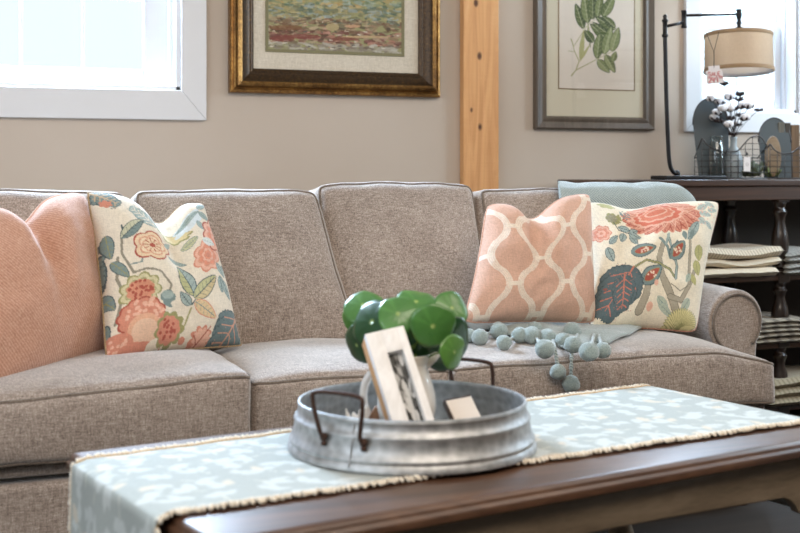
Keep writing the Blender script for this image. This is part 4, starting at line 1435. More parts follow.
M['taupeframe'] = m_wood('taupe_wood_frame', rgb(72, 62, 52), rgb(92, 80, 68), rgb(110, 97, 84), 2, .45, axis=2)
g0, g1 = wx(533, 4.499), wx(655.5, 4.47); GZ0, GZ1 = 1.168, 2.02
p2 = thing('framed_botanical_print', 'green leaf botanical print with cream mat in a taupe frame right of the timber post', 'picture', ((g0 + g1) / 2, WY - .02, GZ0))
m_ = MB(); frame_ring(m_, g0, g1, GZ0, GZ1, [(0, WY - .001), (0, WY - .024), (.006, WY - .032), (.016, WY - .030), (.030, WY - .026), (.038, WY - .030), (.046, WY - .030), (.054, WY - .018)])
m_.build('frame_moulding', M['taupeframe'], p2, angle=30, recalc=False)
m_ = MB(); m_.box((g0 + .05, WY - .016, GZ0 + .05), (g1 - .05, WY - .008, GZ1 - .05)); m_.build('mat', m_plain('cream_mat', rgb(214, 204, 180), .7), p2, smooth=False)
h0, h1, hz0, hz1 = wx(559, 4.484), wx(634, 4.484), CAMH + (HOR - 88.5) * 5.12 / F, GZ1 - .17
m_ = MB(); frame_ring(m_, h0, h1, hz0, hz1, [(-.004, WY - .0158), (-.004, WY - .0175), (.0, WY - .0175), (.001, WY - .0158)]); m_.build('gilt_line', m_plain('dull_gilt', rgb(128, 104, 66), .4, .4), p2, recalc=False, smooth=False)
m_ = MB(); pts_ = []


def pf(u, v):
    p = Vector((h0 + (h1 - h0) * u, WY - .0166, hz1 - (hz1 - hz0) * v)); pts_.append(proj(p)); return p


m_.grid(pf, 170, 330)
ua = np.array(pts_)
A = Art((ua[:, 0] - 560) * 6.27, ua[:, 1] * 6.27, (226, 214, 200))
G1, G2, G3, GS = (92, 104, 62), (122, 132, 86), (66, 80, 50), (168, 164, 112)
A.line([(72, 474), (100, 440), (230, 372), (330, 322)], (8, 3), GS); A.line([(100, 440), (120, 382), (90, 320), (82, 285)], (7, 4), GS); A.line([(90, 285), (140, 205), (180, 150), (260, 98)], (4, 3), GS)
A.line([(52, 318), (85, 325)], 4, GS); A.line([(70, 245), (85, 290)], 6, GS)
A.leaf(128, 385, 148, 185, 32, (176, 172, 120), vein=GS); A.leaf(125, 382, 190, 275, 18, (176, 172, 120), vein=GS)
for (a, b_, c, d, w, cc_, hh) in ((148, 180, 98, 22, 52, G1, G3), (175, 145, 150, -40, 62, G2, G1), (205, 122, 205, -40, 56, G1, G3), (235, 108, 258, -40, 50, G2, G1), (268, 105, 340, -30, 60, G1, G2), (175, 145, 190, 300, 10, GS, None),
                                 (210, 265, 155, 190, 50, G3, G1), (300, 250, 190, 150, 50, G1, G3), (330, 235, 205, 140, 44, G1, G3), (348, 182, 225, 108, 56, G1, G3), (345, 170, 265, 100, 44, G3, G1), (150, -60, 140, -200, 60, G1, G2), (220, -60, 260, -220, 60, G2, G1), (300, -60, 330, -180, 50, G1, G3),
                                 (232, 366, 250, 205, 58, G2, G1), (275, 340, 322, 165, 60, G2, (150, 158, 112)), (325, 322, 368, 172, 56, (140, 146, 100), G2), (235, 375, 310, 455, 50, G2, (146, 152, 106)), (285, 345, 345, 455, 50, G1, (146, 152, 106)), (330, 385, 350, 322, 36, G2, G1)):
    A.leaf(a, b_, c, d, w, cc_, vein=(178, 180, 140), edge=G3, half=hh)
m_.build('print_sheet', m_col('print_paper', .6, 60, 0, 0, .02), p2, col=A.c, smooth=False)
m_ = MB(); m_.box((g0 + .05, WY - .0225, GZ0 + .05), (g1 - .05, WY - .0210, GZ1 - .05)); m_.build('glazing', M['pane'], p2, smooth=False)

# ------------------------------------------------------------------ console table with shelves
CYF = 4.03
CZ = .962
M['walnut'] = m_wood('worn_dark_walnut', rgb(36, 22, 14), rgb(62, 40, 27), rgb(90, 60, 42), 1.0, .35, .4)
M['ebony'] = m_wood('ebonised_leg_wood', rgb(24, 16, 12), rgb(36, 25, 19), rgb(50, 36, 28), 1.0, .3, .4, axis=2)
cx0, cx1 = at(612, 182, CYF).x, 4.35
CD = .42
con = thing('console_table', 'dark walnut console table with open shelves and turned legs right of the sofa', 'console table', ((cx0 + cx1) / 2, CYF + CD / 2, 0))
cf = cx0 + .24
m_ = MB(); m_.box((cx0, CYF, CZ - .026), (cx1, CYF + CD, CZ)); m_.build('table_top', M['walnut'], con, bevel=.004)
m_ = MB(); m_.box((cf, CYF + .012, CZ - .082), (cx1 - .03, CYF + .03, CZ - .026)); m_.box((cf, CYF + .03, CZ - .082), (cf + .02, CYF + CD - .02, CZ - .026)); m_.build('apron', M['walnut'], con, bevel=.003)
lx0, lxm = at(698, 200, CYF + .03).x, at(779, 200, CYF + .05).x
MB().box((lx0 - .02, CYF + CD - .03, .05), (cx1 - .03, CYF + CD - .022, CZ - .03)).build('shade_panel', m_plain('shaded_wall_grey', rgb(58, 52, 46), .7), con, smooth=False)  # added dark sheet standing in for shade on the wall behind the shelves
for z in (.555, .283, .030): MB().box((lx0 - .02, CYF + .02, z), (cx1 - .03, CYF + CD - .03, z + .022)).build('shelf', M['walnut'], con, bevel=.003)


def tleg(x, y, dark=True):
    m_ = MB()
    for z0_, z1_ in ((.0, .05), (.285, .335), (.545, .60), (.87, .94)):
        m_.box((x - .028, y - .028, z0_), (x + .028, y + .028, z1_))
    pr_ = [(.02, 0), (.032, .01), (.02, .022), (.030, .04), (.036, .09), (.030, .13), (.019, .17), (.022, .19), (.030, .205), (.02, .22), (.026, .24)]
    for z0_, h_ in ((.05, .235), (.335, .21), (.60, .27)):
        m_.lathe([(r_, z * h_ / .24) for r_, z in pr_], (x, y, z0_), 24)
    m_.build('leg', M['ebony'] if dark else M['walnut'], con, bevel=.003)


tleg(lx0, CYF + .045, False); tleg(lxm, CYF + .045); tleg(cx1 - .08, CYF + .045)
for x in (lx0, lxm, cx1 - .08): tleg(x, CYF + CD - .05)

# ------------------------------------------------------------------ folded textiles on the shelves
def cloth_mat(name, c1, c2, stripe=0, c3=None, sc=60):
    t = NT(name)
    n_ = t.noise(200, 3, .7)
    base = t.ramp(n_, [(.3, c1), (.7, c2)])
    if c3:
        wv_ = t.n('ShaderNodeTexWave', wave_type='BANDS', bands_direction='X'); wv_.inputs['Scale'].default_value = sc; wv_.inputs['Distortion'].default_value = .4
        t.l(t.coords(), wv_.inputs['Vector'])
        base = t.mix(t.ramp(wv_.outputs['Fac'], [(.55, (0, 0, 0, 1)), (.75, (1, 1, 1, 1))]), base, c3)
    t.set(base=base, rough=.95, sheen=.3, spec=.1); t.bump(n_, .5, .002)
    return t.m


def folded(name, label, cat, x0, x1, z, th, mat, layers=3, seed=0, y0=CYF - .03, y1=CYF + .27, group=None, end=.5):
    """a cloth folded in a stack of layers whose fold faces the front"""
    root = thing(name, label, cat, ((x0 + x1) / 2, (y0 + y1) / 2, z), group)
    rr = random.Random(seed)
    m_ = MB()
    lt = th / layers
    for k in range(layers):
        zc = z + lt * (k + .5)
        inset = rr.uniform(0, .012); ex = rr.uniform(-.008, .008)
        ny, nx = 14, 26

        def pt(i, j, sgn):
            u = i / nx; v = j / ny
            x = x0 + ex + (x1 - x0) * u
            y = y0 + inset + (y1 - y0 - inset) * v
            ef = min(1, v * 14) ** .5
            eu = min(1, u * 22, (1 - u) * 22) ** .5
            droop = -.010 * k / layers * abs(2 * u - 1) ** 3
            w = .0035 * noise.noise(Vector((u * 5 + seed, k * 1.7, v * 2))) * (1 if k or layers == 1 else .2) + (.006 * math.sin(u * math.pi) * (k + 1) / layers if layers > 1 else (.008 * math.sin(u * 7.5 + .4) * (1 - .5 * v) if seed > 1 else 0))
            return Vector((x, y, max(z + .001, zc + w + droop + sgn * lt * .46 * ef * eu)))
        vt = [pt(i, j, 1) for j in range(ny + 1) for i in range(nx + 1)]
        vb = [pt(i, j, -1) for j in range(ny + 1) for i in range(nx + 1)]
        N = len(vt)
        ff = []
        for j in range(ny):
            for i in range(nx):
                a = j * (nx + 1) + i
                ff.append((a, a + 1, a + nx + 2, a + nx + 1)); ff.append((N + a, N + a + nx + 1, N + a + nx + 2, N + a + 1))
        for i in range(nx):
            ff.append((i, N + i, N + i + 1, i + 1)); b_ = ny * (nx + 1) + i; ff.append((b_, b_ + 1, N + b_ + 1, N + b_))
        for j in range(ny):
            a = j * (nx + 1); ff.append((a, a + nx + 1, N + a + nx + 1, N + a)); a += nx; ff.append((a, N + a, N + a + nx + 1, a + nx + 1))
        m_.add(vt + vb, ff)
    m_.build('folded_cloth', mat, root, angle=75)
    return root


mcream = cloth_mat('cream_striped_cloth', rgb(222, 208, 184), rgb(238, 226, 204), c3=rgb(190, 172, 146), sc=22)
mcream2 = cloth_mat('cream_cloth', rgb(216, 202, 178), rgb(234, 222, 200))
mgrey = cloth_mat('grey_towel', rgb(150, 148, 140), rgb(178, 176, 168), c3=rgb(130, 128, 122), sc=16)
mblk = cloth_mat('patterned_cloth', rgb(150, 140, 122), rgb(178, 168, 148), c3=rgb(112, 102, 88), sc=5)
mbei = cloth_mat('beige_quilt', rgb(156, 144, 118), rgb(180, 168, 142), c3=rgb(140, 128, 104), sc=14)
YS = CYF - .02
xa_, xb_ = at(692, 260, YS).x, at(786, 260, YS).x
g_ = 'cream cloths on the top shelf'
folded('folded_towel', 'cream folded towel, lowest in the stack on the upper shelf beside the sofa', 'towel', xa_ + .01, xb_ - .03, .578, .036, mcream2, 1, 1, group=g_)
folded('folded_towel', 'cream folded towel, middle one in the stack on the upper shelf', 'towel', xa_ + .0, xb_ - .01, .615, .034, mcream2, 1, 2, group=g_)
folded('folded_towel', 'cream ribbed folded towel, topmost in the stack on the upper shelf', 'towel', xa_ - .01, xb_, .650, .042, mcream, 1, 3, group=g_)
xc_ = at(789, 260, YS).x
folded('folded_towel', 'grey folded towel, the lower of two at the right end of the upper shelf', 'towel', xc_ + .005, xc_ + .32, .578, .045, mgrey, 2, 4, group='grey towels on the upper shelf')
folded('folded_towel', 'grey ribbed folded towel on top at the right end of the upper shelf', 'towel', xc_, xc_ + .30, .627, .045, mgrey, 2, 5, group='grey towels on the upper shelf')
xd_ = at(742, 330, YS).x
folded('folded_throw', 'grey patterned folded throw lowest in the stack on the middle shelf', 'throw', xd_ + .01, xd_ + .42, .306, .040, mblk, 2, 6, group='patterned throws on the middle shelf')
folded('folded_throw', 'grey patterned folded throw topmost in the stack on the middle shelf', 'throw', xd_, xd_ + .40, .350, .050, mblk, 3, 7, group='patterned throws on the middle shelf')
xe_ = at(768, 400, YS).x
folded('folded_quilt', 'beige folded quilt on the bottom shelf right of the sofa', 'quilt', xe_, xe_ + .45, .053, .11, mbei, 3, 8)

# ------------------------------------------------------------------ lamp
M['blackiron'] = m_plain('oil_rubbed_bronze', rgb(34, 32, 33), .35, .5)
LY = 4.12
lb = at(687, 178, LY)
lamp = thing('table_lamp', 'swing arm table lamp in dark bronze with beige drum shade on the console table', 'lamp', (at(673, 176, LY).x + .05, LY, CZ))
bx0, bx1 = at(658, 176, LY).x, at(719, 176, LY).x
MB().box((bx0, LY - .055, CZ), (bx1, LY + .055, CZ + .016)).build('base', M['blackiron'], lamp, bevel=.004)
pz = lambda px, py: at(px, py, LY)
pl = [pz(678, 174), pz(672.5, 171), pz(669.5, 162), pz(668, 140), pz(666.5, 100), pz(665.5, 60), pz(665, 34)]
pl[0].z = CZ + .018
fine = []
for i in range(len(pl) - 1):
    p0 = pl[max(0, i - 1)]; p1_ = pl[i]; p2_ = pl[i + 1]; p3 = pl[min(len(pl) - 1, i + 2)]
    for k in range(8):
        s_ = k / 8; fine.append(.5 * ((2 * p1_) + (p2_ - p0) * s_ + (2 * p0 - 5 * p1_ + 4 * p2_ - p3) * s_ * s_ + (3 * p1_ - p0 - 3 * p2_ + p3) * s_ ** 3))
fine.append(pl[-1])
m_ = MB(); m_.tube(fine, .0085, 12); m_.sphere(pz(677, 173.5), .013, 12, 8); m_.build('pole', M['blackiron'], lamp, angle=180)
q = pz(665, 27)
m_ = MB(); m_.lathe([(.0, -.04), (.012, -.04), (.013, -.03), (.009, -.027), (.009, .018), (.013, .022), (.012, .028), (.006, .034), (.009, .040), (.006, .048), (0, .05)], (q.x, q.y, q.z), 16); m_.build('pole_joint', M['blackiron'], lamp, angle=180)
m_ = MB(); m_.tube([pz(665, 26.5), pz(684, 22.5)], .006, 10); m_.build('arm', M['blackiron'], lamp, angle=180)
q = pz(684, 19)
m_ = MB(); m_.lathe([(0, -.036), (.011, -.036), (.012, -.03), (.010, -.027), (.010, .025), (.012, .028), (.011, .034), (0, .036)], (q.x, q.y, q.z), 16); m_.build('arm_joint', M['blackiron'], lamp, angle=180)
m_ = MB(); m_.tube([pz(684, 15.5), pz(739, 14)], .0055, 10); m_.build('arm', M['blackiron'], lamp, angle=180)
sc_ = pz(738.5, 52)
q = pz(739, 14)
m_ = MB(); m_.lathe([(0, -.062), (.018, -.062), (.018, -.056), (.008, -.052), (.007, -.045), (.011, -.036), (.007, -.022), (.010, -.016), (.012, .0), (.009, .010), (.012, .014), (.010, .020), (0, .021)], (q.x, q.y, q.z), 18)
m_.build('socket_stem', M['blackiron'], lamp, angle=180)
t = NT('beige_linen_shade')
a_ = t.noise(1, 3, .7, t.coords((60, 60, 500))); b2 = t.noise(1, 3, .7, t.coords((420, 420, 40)))
f = t.math('MULTIPLY', t.math('ADD', a_, b2), .5)
t.set(base=t.ramp(f, [(.35, rgb(206, 188, 166)), (.65, rgb(234, 218, 198))]), rough=.9, sheen=.2)
tl_ = t.n('ShaderNodeBsdfTranslucent'); tl_.inputs[0].default_value = rgb(226, 206, 180)
mxx = t.n('ShaderNodeMixShader'); mxx.inputs[0].default_value = .6
t.l(t.b.outputs[0], mxx.inputs[1]); t.l(tl_.outputs[0], mxx.inputs[2]); t.l(mxx.outputs[0], t.t.nodes['Material Output'].inputs[0])
M['shade'] = t.m
t = NT('white_lining'); t.set(base=rgb(236, 238, 244), rough=.8)
tl_ = t.n('ShaderNodeBsdfTranslucent'); tl_.inputs[0].default_value = rgb(245, 245, 250)
mxx = t.n('ShaderNodeMixShader'); mxx.inputs[0].default_value = .55
t.l(t.b.outputs[0], mxx.inputs[1]); t.l(tl_.outputs[0], mxx.inputs[2]); t.l(mxx.outputs[0], t.t.nodes['Material Output'].inputs[0])
m_lin = t.m
SR, SH = .135, .172
zt_, zb_ = at(738, 34, LY).z, at(738, 72, LY).z
ta_ = math.radians(4)


def tilt(q):
    d = q - sc_; u = d.dot(Vector((SY, CY, 0))); r__ = d.dot(Vector((CY, -SY, 0)))
    u2 = u * math.cos(ta_) - d.z * math.sin(ta_) * -1 * 0 - 0; z2 = d.z * math.cos(ta_) - u * math.sin(ta_); u2 = u * math.cos(ta_) + d.z * math.sin(ta_)
    return sc_ + Vector((CY, -SY, 0)) * r__ + Vector((SY, CY, 0)) * u2 + Vector((0, 0, z2))


shd = MB(); shd.lathe([(SR * .985, zt_ - sc_.z), (SR * 1.01, zb_ - sc_.z), (SR * 1.01 - .002, zb_ - sc_.z), (SR * .985 - .002, zt_ - sc_.z), (SR * .985, zt_ - sc_.z)], (sc_.x, sc_.y, sc_.z), 64, xf=tilt, caps=False)
so = shd.build('lamp_shade', M['shade'], lamp, angle=60, recalc=True)
for z, r_ in ((zt_ - .006, SR * .986), (zb_ + .006, SR * 1.01)):
    m_ = MB(); m_.lathe([(r_ + .0012, -.008), (r_ + .003, -.006), (r_ + .003, .006), (r_ + .0012, .008)], (sc_.x, sc_.y, z), 64, xf=tilt, caps=False); m_.build('shade_trim', cloth_mat('shade_trim', rgb(150, 122, 92), rgb(176, 148, 116)), so, angle=180)
m_ = MB(); m_.lathe([(SR * 1.01 - .0035, zb_ - sc_.z + .001), (SR * .985 - .0035, zt_ - sc_.z - .004), (SR * .985 - .014, zt_ - sc_.z - .003)], (sc_.x, sc_.y, sc_.z), 64, xf=tilt, caps=False); m_.build('shade_lining', m_lin, so, angle=60)

m_ = MB()
for k in range(3):
    a = k * 2.094 + .3; m_.tube([tilt(sc_ + Vector((0, 0, zt_ - sc_.z - .008))), tilt(sc_ + Vector((SR * .975 * math.cos(a), SR * .975 * math.sin(a), zt_ - sc_.z - .004)))], .0018, 6)
m_.build('shade_spider', M['blackiron'], so, angle=180)

# sale tag hanging from the shade
TX = at(714.5, 75, LY - SR - .01)
rt_ = Vector((CY, -SY, 0))
tagr = thing('sale_tag', 'white sale price tag with red handwriting hanging from the drum lampshade', 'price tag', (TX.x, TX.y, TX.z))
K = 4.93 / F
TP = lambda a, b_, d=0: Vector((TX.x, TX.y, TX.z)) + rt_ * (a * K) + Vector((0, 0, -b_ * K)) - Vector((SY, CY, 0)) * d
tgm = MB(); c_, s_ = math.cos(math.radians(-4)), math.sin(math.radians(-4))
rot = lambda a, b_: (a * c_ - b_ * s_, a * s_ + b_ * c_)
tgm.prism([rot(*p) for p in ((-8, -4.5), (-5.5, -4.8), (-5.5, -9), (5.5, -9), (5.5, -4.8), (8, -4.5), (8.6, 8), (-8, 8.6))], lambda a, b_, d: TP(a, b_, d), 0, .0012)
tgm.build('tag_card', m_plain('white_tag_card', rgb(232, 226, 226), .6), tagr, smooth=False)
ink = MB()
GL = {'S': [[(1, 0), (0, 0), (0, .5), (1, .5), (1, 1), (0, 1)]], 'A': [[(0, 1), (.5, 0), (1, 1)], [(.2, .62), (.8, .62)]], 'L': [[(0, 0), (0, 1), (1, 1)]], 'E': [[(1, 0), (0, 0), (0, 1), (1, 1)], [(0, .5), (.8, .5)]],
      '2': [[(0, .2), (.4, 0), (.9, .2), (.8, .5), (0, 1), (1, 1)]], '4': [[(.1, 0), (0, .6), (1, .6)], [(.8, .1), (.7, 1)]], '9': [[(.9, .2), (.5, 0), (.1, .2), (.3, .5), (.9, .3), (.8, 1)]]}


def write(s, x, y, w, h, gap, r_=.0008):
    for ch in s:
        for st in GL[ch]:
            ink.tube([TP(*rot(x + a * w, y + b_ * h), .0016) for a, b_ in st], r_, 5)
        x += w + gap


write('SALE', -5.8, -2.9, 2.1, 3.6, .9, .0013); write('249', -6.2, 1.8, 2.6, 5.4, .7, .0016); write('99', 4.0, 1.5, 1.4, 2.6, .5, .0011)
ink.build('lettering', m_plain('red_ink', rgb(196, 36, 44), .6), tagr, angle=180)
st_ = MB()
kx = TP(-.6, -22)
top1 = at(706.5, 33, LY - .10); top2 = at(719, 31.5, LY - .135)
st_.tube([TP(-.6, -7), TP(-.4, -15), kx], .0016, 6); st_.tube([kx, top1], .0011, 6); st_.tube([kx, top2], .0011, 6)
st_.build('string', m_plain('dark_twine', rgb(50, 38, 32), .8), tagr, angle=180)

# ------------------------------------------------------------------ wire baskets
M['zinc'] = m_plain('weathered_zinc', rgb(82, 90, 94), .55, .35)
M['wire'] = m_plain('dark_wire', rgb(78, 76, 76), .45, .6)
BO_ = at(735, 178, 4.25)
BZ_ = BO_.x * SY + BO_.y * CY          # distance of the basket fronts along the view axis of the row
KB = BZ_ / F
DR, DD = Vector((CY, -SY, 0)), Vector((SY, CY, 0))


def bp(px, d=0.0, z=CZ):
    """px along the row of baskets, d metres behind their front"""
    p_ = Vector((BO_.x, BO_.y, 0)) + DR * ((px - 735) * KB) + DD * d
    return Vector((p_.x, p_.y, z))


def bz(py): return CAMH + (HOR - py) * KB




def basket(label, pxa, pxb, plate, arch, dep=.13):
    """wire basket with scooped front rim and one rounded sheet metal panel"""
    c_ = (bp(pxa) + bp(pxb, dep)) / 2
    root = thing('wire_basket', label, 'basket', (c_.x, c_.y, CZ), 'wire and zinc baskets on the console')
    xs = [p[0] for p in arch]; zs = [bz(p[1]) for p in arch]
    rim = lambda x: float(np.mean([np.interp(x + d_, xs, zs) for d_ in (-2.2, -1.4, -.7, 0, .7, 1.4, 2.2)]))
    m_ = MB(); zf = CZ + .004
    N_ = 60; xx_ = [pxa + (pxb - pxa) * k / N_ for k in range(N_ + 1)]
    m_.tube([bp(x, 0, rim(x)) for x in xx_], .0028, 8)
    m_.tube([bp(pxa, 0, zf), bp(pxb, 0, zf), bp(pxb, dep, zf), bp(pxa, dep, zf)], .0026, 6, closed=True)
    zb2 = CZ + .09
    m_.tube([bp(pxa, dep, zb2), bp(pxb, dep, zb2)], .0026, 6)
    for x in (pxa, pxb): m_.tube([bp(x, 0, rim(x)), bp(x, dep / 2, (rim(x) + zb2) / 2), bp(x, dep, zb2)], .0026, 6)
    n_ = max(3, int((pxb - pxa) * KB / .028))
    for k in range(n_ + 1):
        x = pxa + (pxb - pxa) * k / n_
        m_.tube([bp(x, 0, zf), bp(x, 0, rim(x))], .0016, 5); m_.tube([bp(x, dep, zf), bp(x, dep, zb2)], .0014, 5)
    for k in range(1, 9):
        z = zf + k * .024
        seg = []
        for x in xx_ + [None]:
            if x is not None and rim(x) > z: seg.append(x); continue
            if len(seg) > 1: m_.tube([bp(seg[0], 0, z), bp(seg[-1], 0, z)], .0014, 5)
            seg = []
        if z < zb2:
            for x in (pxa, pxb): m_.tube([bp(x, 0, z), bp(x, dep, z)], .0014, 5)
            m_.tube([bp(pxa, dep, z), bp(pxb, dep, z)], .0014, 5)
    m_.build('wire_mesh', M['wire'], root, angle=180)
    pa, pb, pt = plate
    xc2, w2 = (pa + pb) / 2, (pb - pa) / 2
    zt2 = bz(pt); hh = w2 * KB * 1.5
    out = [(pa + 4.5, CZ + .004), (pb - 1, CZ + .004)]
    for k in range(25):
        a = math.pi * k / 24; out.append((xc2 + w2 * math.cos(a), zt2 - hh + hh * math.sin(a)))
    YP = dep * .45
    m_ = MB(); m_.prism(out, lambda a, b_, d: bp(a, d + (b_ - CZ) * .12, b_), YP, YP + .003)
    o_ = m_.build('metal_panel', M['zinc'], root, bevel=.001)
    m_ = MB(); m_.tube([bp(a, YP + .0015 + (b_ - CZ) * .12, b_) for a, b_ in out[2:]], .0032, 8); m_.build('rolled_edge', M['wire'], o_, angle=180)
    return root


basket('taller wire basket with rounded zinc back panel and glass vase in front of the window', 702, 767, (698, 734, 97), [(702, 137), (706, 144), (714, 149), (724, 152), (738, 151.5), (744, 144), (750, 137.5), (757, 135.5), (763, 138), (767, 147)])
basket('shorter wire basket with zinc back panel holding succulents at the right picture edge', 770, 822, (764, 797, 117), [(770, 143), (774, 150), (782, 154), (792, 153), (800, 147), (806, 140), (814, 137), (822, 142)])

# glass and greenery
t = NT('clear_glass')
tr = t.n('ShaderNodeBsdfTransparent'); tr.inputs[0].default_value = (.86, .90, .90, 1)
gl = t.n('ShaderNodeBsdfGlossy'); gl.inputs['Roughness'].default_value = .04
fz = t.n('ShaderNodeLayerWeight'); fz.inputs[0].default_value = .35
mxs = t.n('ShaderNodeMixShader'); t.l(t.math('ADD', t.math('MULTIPLY', fz.outputs['Facing'], .45), .06), mxs.inputs[0]); t.l(tr.outputs[0], mxs.inputs[1]); t.l(gl.outputs[0], mxs.inputs[2])
t.l(mxs.outputs[0], t.t.nodes['Material Output'].inputs[0])
M['glass'] = t.m
M['milk'] = NT('frosted_glass').set(base=rgb(206, 218, 224), rough=.3, trans=.5, coat=.2).m
v1 = bp(736.5, .045); YV = v1.y
vase = thing('glass_vase', 'pale frosted glass bottle vase in the taller wire basket holding cotton stems', 'vase', (v1.x, YV, CZ + .002))
m_ = MB(); m_.lathe([(0, 0), (.030, 0), (.036, .008), (.038, .06), (.037, .085), (.026, .115), (.014, .135), (.013, .165), (.017, .175), (.014, .175), (.0105, .165), (.0115, .136), (.023, .113), (.034, .084), (.034, .01), (0, .006)], (v1.x, YV, CZ + .002), 32)
m_.build('vase_body', M['milk'], vase, angle=180)
v2 = bp(719, .04)
jar = thing('glass_jar', 'clear square glass jar beside the frosted vase in the taller wire basket', 'jar', (v2.x, v2.y, CZ + .002))
m_ = MB(); m_.lathe([(0, 0), (.030, 0), (.034, .01), (.034, .13), (.026, .15), (.026, .175), (.029, .178), (.024, .178), (.023, .15), (.031, .128), (.031, .01), (0, .006)], (v2.x, v2.y, CZ + .002), 32)
m_.build('jar_body', M['glass'], jar, angle=180)

cot = thing('cotton_stems', 'bunch of white cotton boll stems in the frosted glass vase', 'flowers', (v1.x, YV, CZ + .10))
M['twig'] = m_plain('dark_twig', rgb(56, 44, 40), .7)
M['cotton'] = m_plain('white_cotton', rgb(236, 232, 232), .95, sheen=.5)
M['husk'] = m_plain('dark_husk', rgb(46, 32, 30), .7)
BO = [(711, 99, 1), (720, 102, 1), (729, 97, 1), (724, 83.5, 0), (723, 109, 1), (717, 113, 1), (740, 94, 0), (739, 99, 0), (742, 106, 1), (749, 106, 1), (759, 110, 0), (730, 109, 1), (737, 124, 1), (729, 125, 1), (719, 121, 0), (731, 118, 0), (745, 118, 1), (715, 118, 1), (733, 134, 0), (740, 115, 0), (735, 108, 0)]
nk = Vector((v1.x, YV, CZ + .172))
for i, (px, py, wht) in enumerate(BO):
    e_ = at(px, py, YV + .05 * math.sin(i * 2.7))
    root_ = nk + Vector((.004 * math.sin(i), .004 * math.cos(i), 0))
    mid = root_.lerp(e_, .5) + Vector((0, 0, .02))
    sm = MB(); sm.tube([root_ * (1 - s_) ** 2 + mid * 2 * s_ * (1 - s_) + e_ * s_ * s_ for s_ in [k / 7 for k in range(8)]], .0013, 5)
    so_ = sm.build('twig', M['twig'], cot, angle=180)
    r_ = .0185 if wht else .0145
    dr = (e_ - root_).normalized()
    if wht:
        m_ = MB()
        for k in range(4):
            a = k * math.pi / 2 + i; off = Vector((math.cos(a), math.sin(a), .2)) * r_ * .45
            m_.sphere(e_ + off + dr * .003, r_ * .72, 12, 8, wob=.2, seed=i)
        m_.build('boll', M['cotton'], so_, angle=180)
    m_ = MB()
    for k in range(5):
        a = k * 2 * math.pi / 5 + i
        side = Vector((math.cos(a), math.sin(a) * .9, .1))
        b0_ = e_ - dr * r_ * .7; tip = e_ + side * r_ * 1.05 + dr * r_ * (.7 if not wht else .25); mdl = b0_.lerp(tip, .5) + side * r_ * .55
        m_.tube([b0_, mdl, tip], [r_ * .16, r_ * (.5 if not wht else .32), r_ * .08], 6)
    m_.build('husk', M['husk'], so_, angle=180)

# gift tag on the basket front
q = bp(746.5, -.008, bz(163.5))
gt = thing('basket_tag', 'small white paper tag hanging on the front of the taller wire basket', 'tag', (q.x, q.y, q.z))
m_ = MB(); m_.prism([(-.017, -.032), (.017, -.034), (.017, .026), (-.016, .028)], lambda a, b_, d: Vector((q.x + a, q.y + d, q.z + b_)), -.001, .001); m_.build('tag_card', m_plain('tag_paper', rgb(222, 212, 206), .7), gt, smooth=False)
m_ = MB(); m_.tube([Vector((q.x + .006 * math.cos(a), q.y - .0016, q.z - .004 + .007 * math.sin(a))) for a in [k * math.pi / 6 for k in range(12)]], .0006, 5, closed=True); m_.build('printed_emblem', m_plain('grey_ink', rgb(140, 130, 126), .6), gt, angle=180)
m_ = MB(); m_.tube([Vector((q.x, q.y, q.z + .024)), Vector((q.x + .002, q.y + .002, q.z + .042)), Vector((q.x - .004, q.y + .008, q.z + .054))], .0014, 6); m_.sphere((q.x, q.y, q.z + .040), .005, 8, 6); m_.build('tie', m_plain('dark_ribbon', rgb(44, 40, 42), .7), gt, angle=180)

# dried sprig in the taller basket and succulents in the shorter one
M['olive'] = m_plain('grey_green_foliage', rgb(92, 98, 72), .6)
M['succ'] = m_plain('succulent_green', rgb(112, 124, 66), .5)


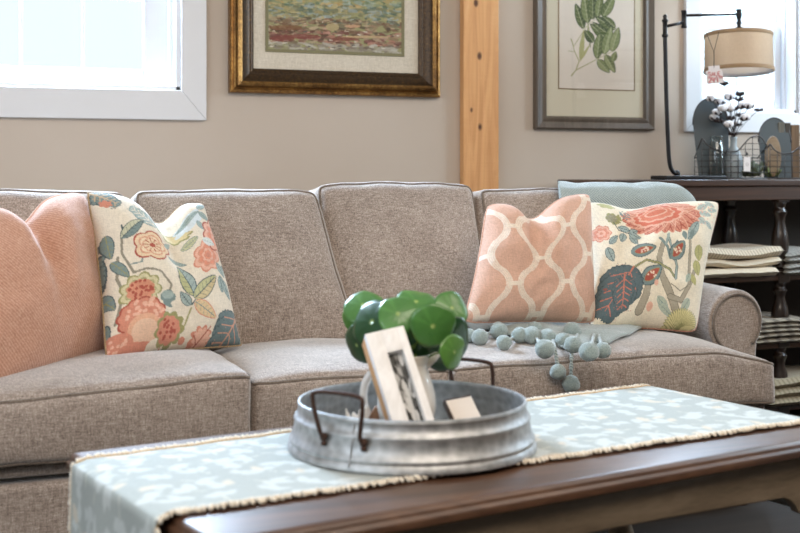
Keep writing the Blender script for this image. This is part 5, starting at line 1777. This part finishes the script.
def sprigs(name, label, cat, px, py, n_, spread, L_, mat, Y, seed, base=None):
    b0_ = bp(px, .045, CZ + .012)
    r_ = thing(name, label, cat, (b0_.x, b0_.y, CZ + .003))
    rr_ = random.Random(seed)
    for i in range(n_):
        a = rr_.random() * 6.28; el = rr_.uniform(.5, 1.4)
        d = Vector((math.cos(a) * math.cos(el), math.sin(a) * math.cos(el) * .6, math.sin(el)))
        s0 = b0_ + Vector((rr_.uniform(-spread, spread), rr_.uniform(-.02, .02), 0))
        m_ = MB(); L2 = L_ * rr_.uniform(.6, 1.1)
        s_ = d.cross(Vector((0, 0, 1))).normalized()
        N_ = 8; vv = []
        for k in range(N_ + 1):
            f_ = k / N_; wdt = math.sin(math.pi * min(1, f_ * .92 + .06)) * L2 * .20
            c0_ = s0 + d * (L2 * f_) + Vector((0, 0, -.2 * L2 * f_ * f_))
            vv += [c0_ - s_ * wdt, c0_ + Vector((0, 0, -wdt * .3)), c0_ + s_ * wdt]
        m_.add(vv, [(3 * k + j, 3 * k + j + 1, 3 * k + j + 4, 3 * k + j + 3) for k in range(N_) for j in range(2)])
        o_ = m_.build('leaf', mat, r_, angle=180); sd_ = o_.modifiers.new('solid', 'SOLIDIFY'); sd_.thickness = .002
    return r_


sprigs('dried_greenery', 'grey green dried greenery in the right side of the taller wire basket', 'plant', 754, 176, 26, .028, .085, M['olive'], 4.21, 3)
sprigs('artificial_succulent', 'green succulent cluster in the shorter wire basket', 'plant', 776, 176, 30, .028, .060, M['succ'], 4.135, 4)
# wood pieces in the second basket
q = bp(775.5, .030, CZ)
wd = thing('wood_slice', 'tan round wood slice standing in front of the shorter zinc panel', 'wood slice', (q.x, q.y, CZ + .003))
m_ = MB(); m_.prism([(q.x + .034 * math.cos(a), CZ + .095 + .085 * math.sin(a)) for a in [k * math.pi / 16 for k in range(32)]], lambda a, b_, d: q + DR * (a - q.x) + DD * d + Vector((0, 0, b_ - CZ)), 0, .012)
m_.build('slice_body', m_wood('tan_wood', rgb(128, 106, 82), rgb(152, 130, 104), rgb(172, 150, 124), 2, .6), wd, bevel=.002)
for k, (xa3, xb3, tp_, c1_, lab) in enumerate(((784.5, 791, 121.5, (104, 100, 90), 'grey board standing upright behind the shorter wire basket'), (791.5, 797, 122, (66, 58, 50), 'dark brown board standing upright beside the grey board at the right picture edge'), (797.5, 806, 124, (112, 88, 64), 'tan wooden board at the far right behind the shorter wire basket'))):
    c0_ = bp((xa3 + xb3) / 2, .10)
    bd = thing('wooden_board', lab, 'board', (c0_.x, c0_.y, CZ))
    m_ = MB(); m_.prism([(xa3, CZ), (xb3, CZ), (xb3, bz(tp_)), (xa3, bz(tp_))], lambda a, b_, d: bp(a, d, b_), .082, .118)
    m_.build('board_body', m_wood('board_wood_%s' % 'abc'[k], rgb(*[int(v * .8) for v in c1_]), rgb(*c1_), rgb(*[min(255, int(v * 1.2)) for v in c1_]), 2, .6, axis=2), bd, bevel=.002)
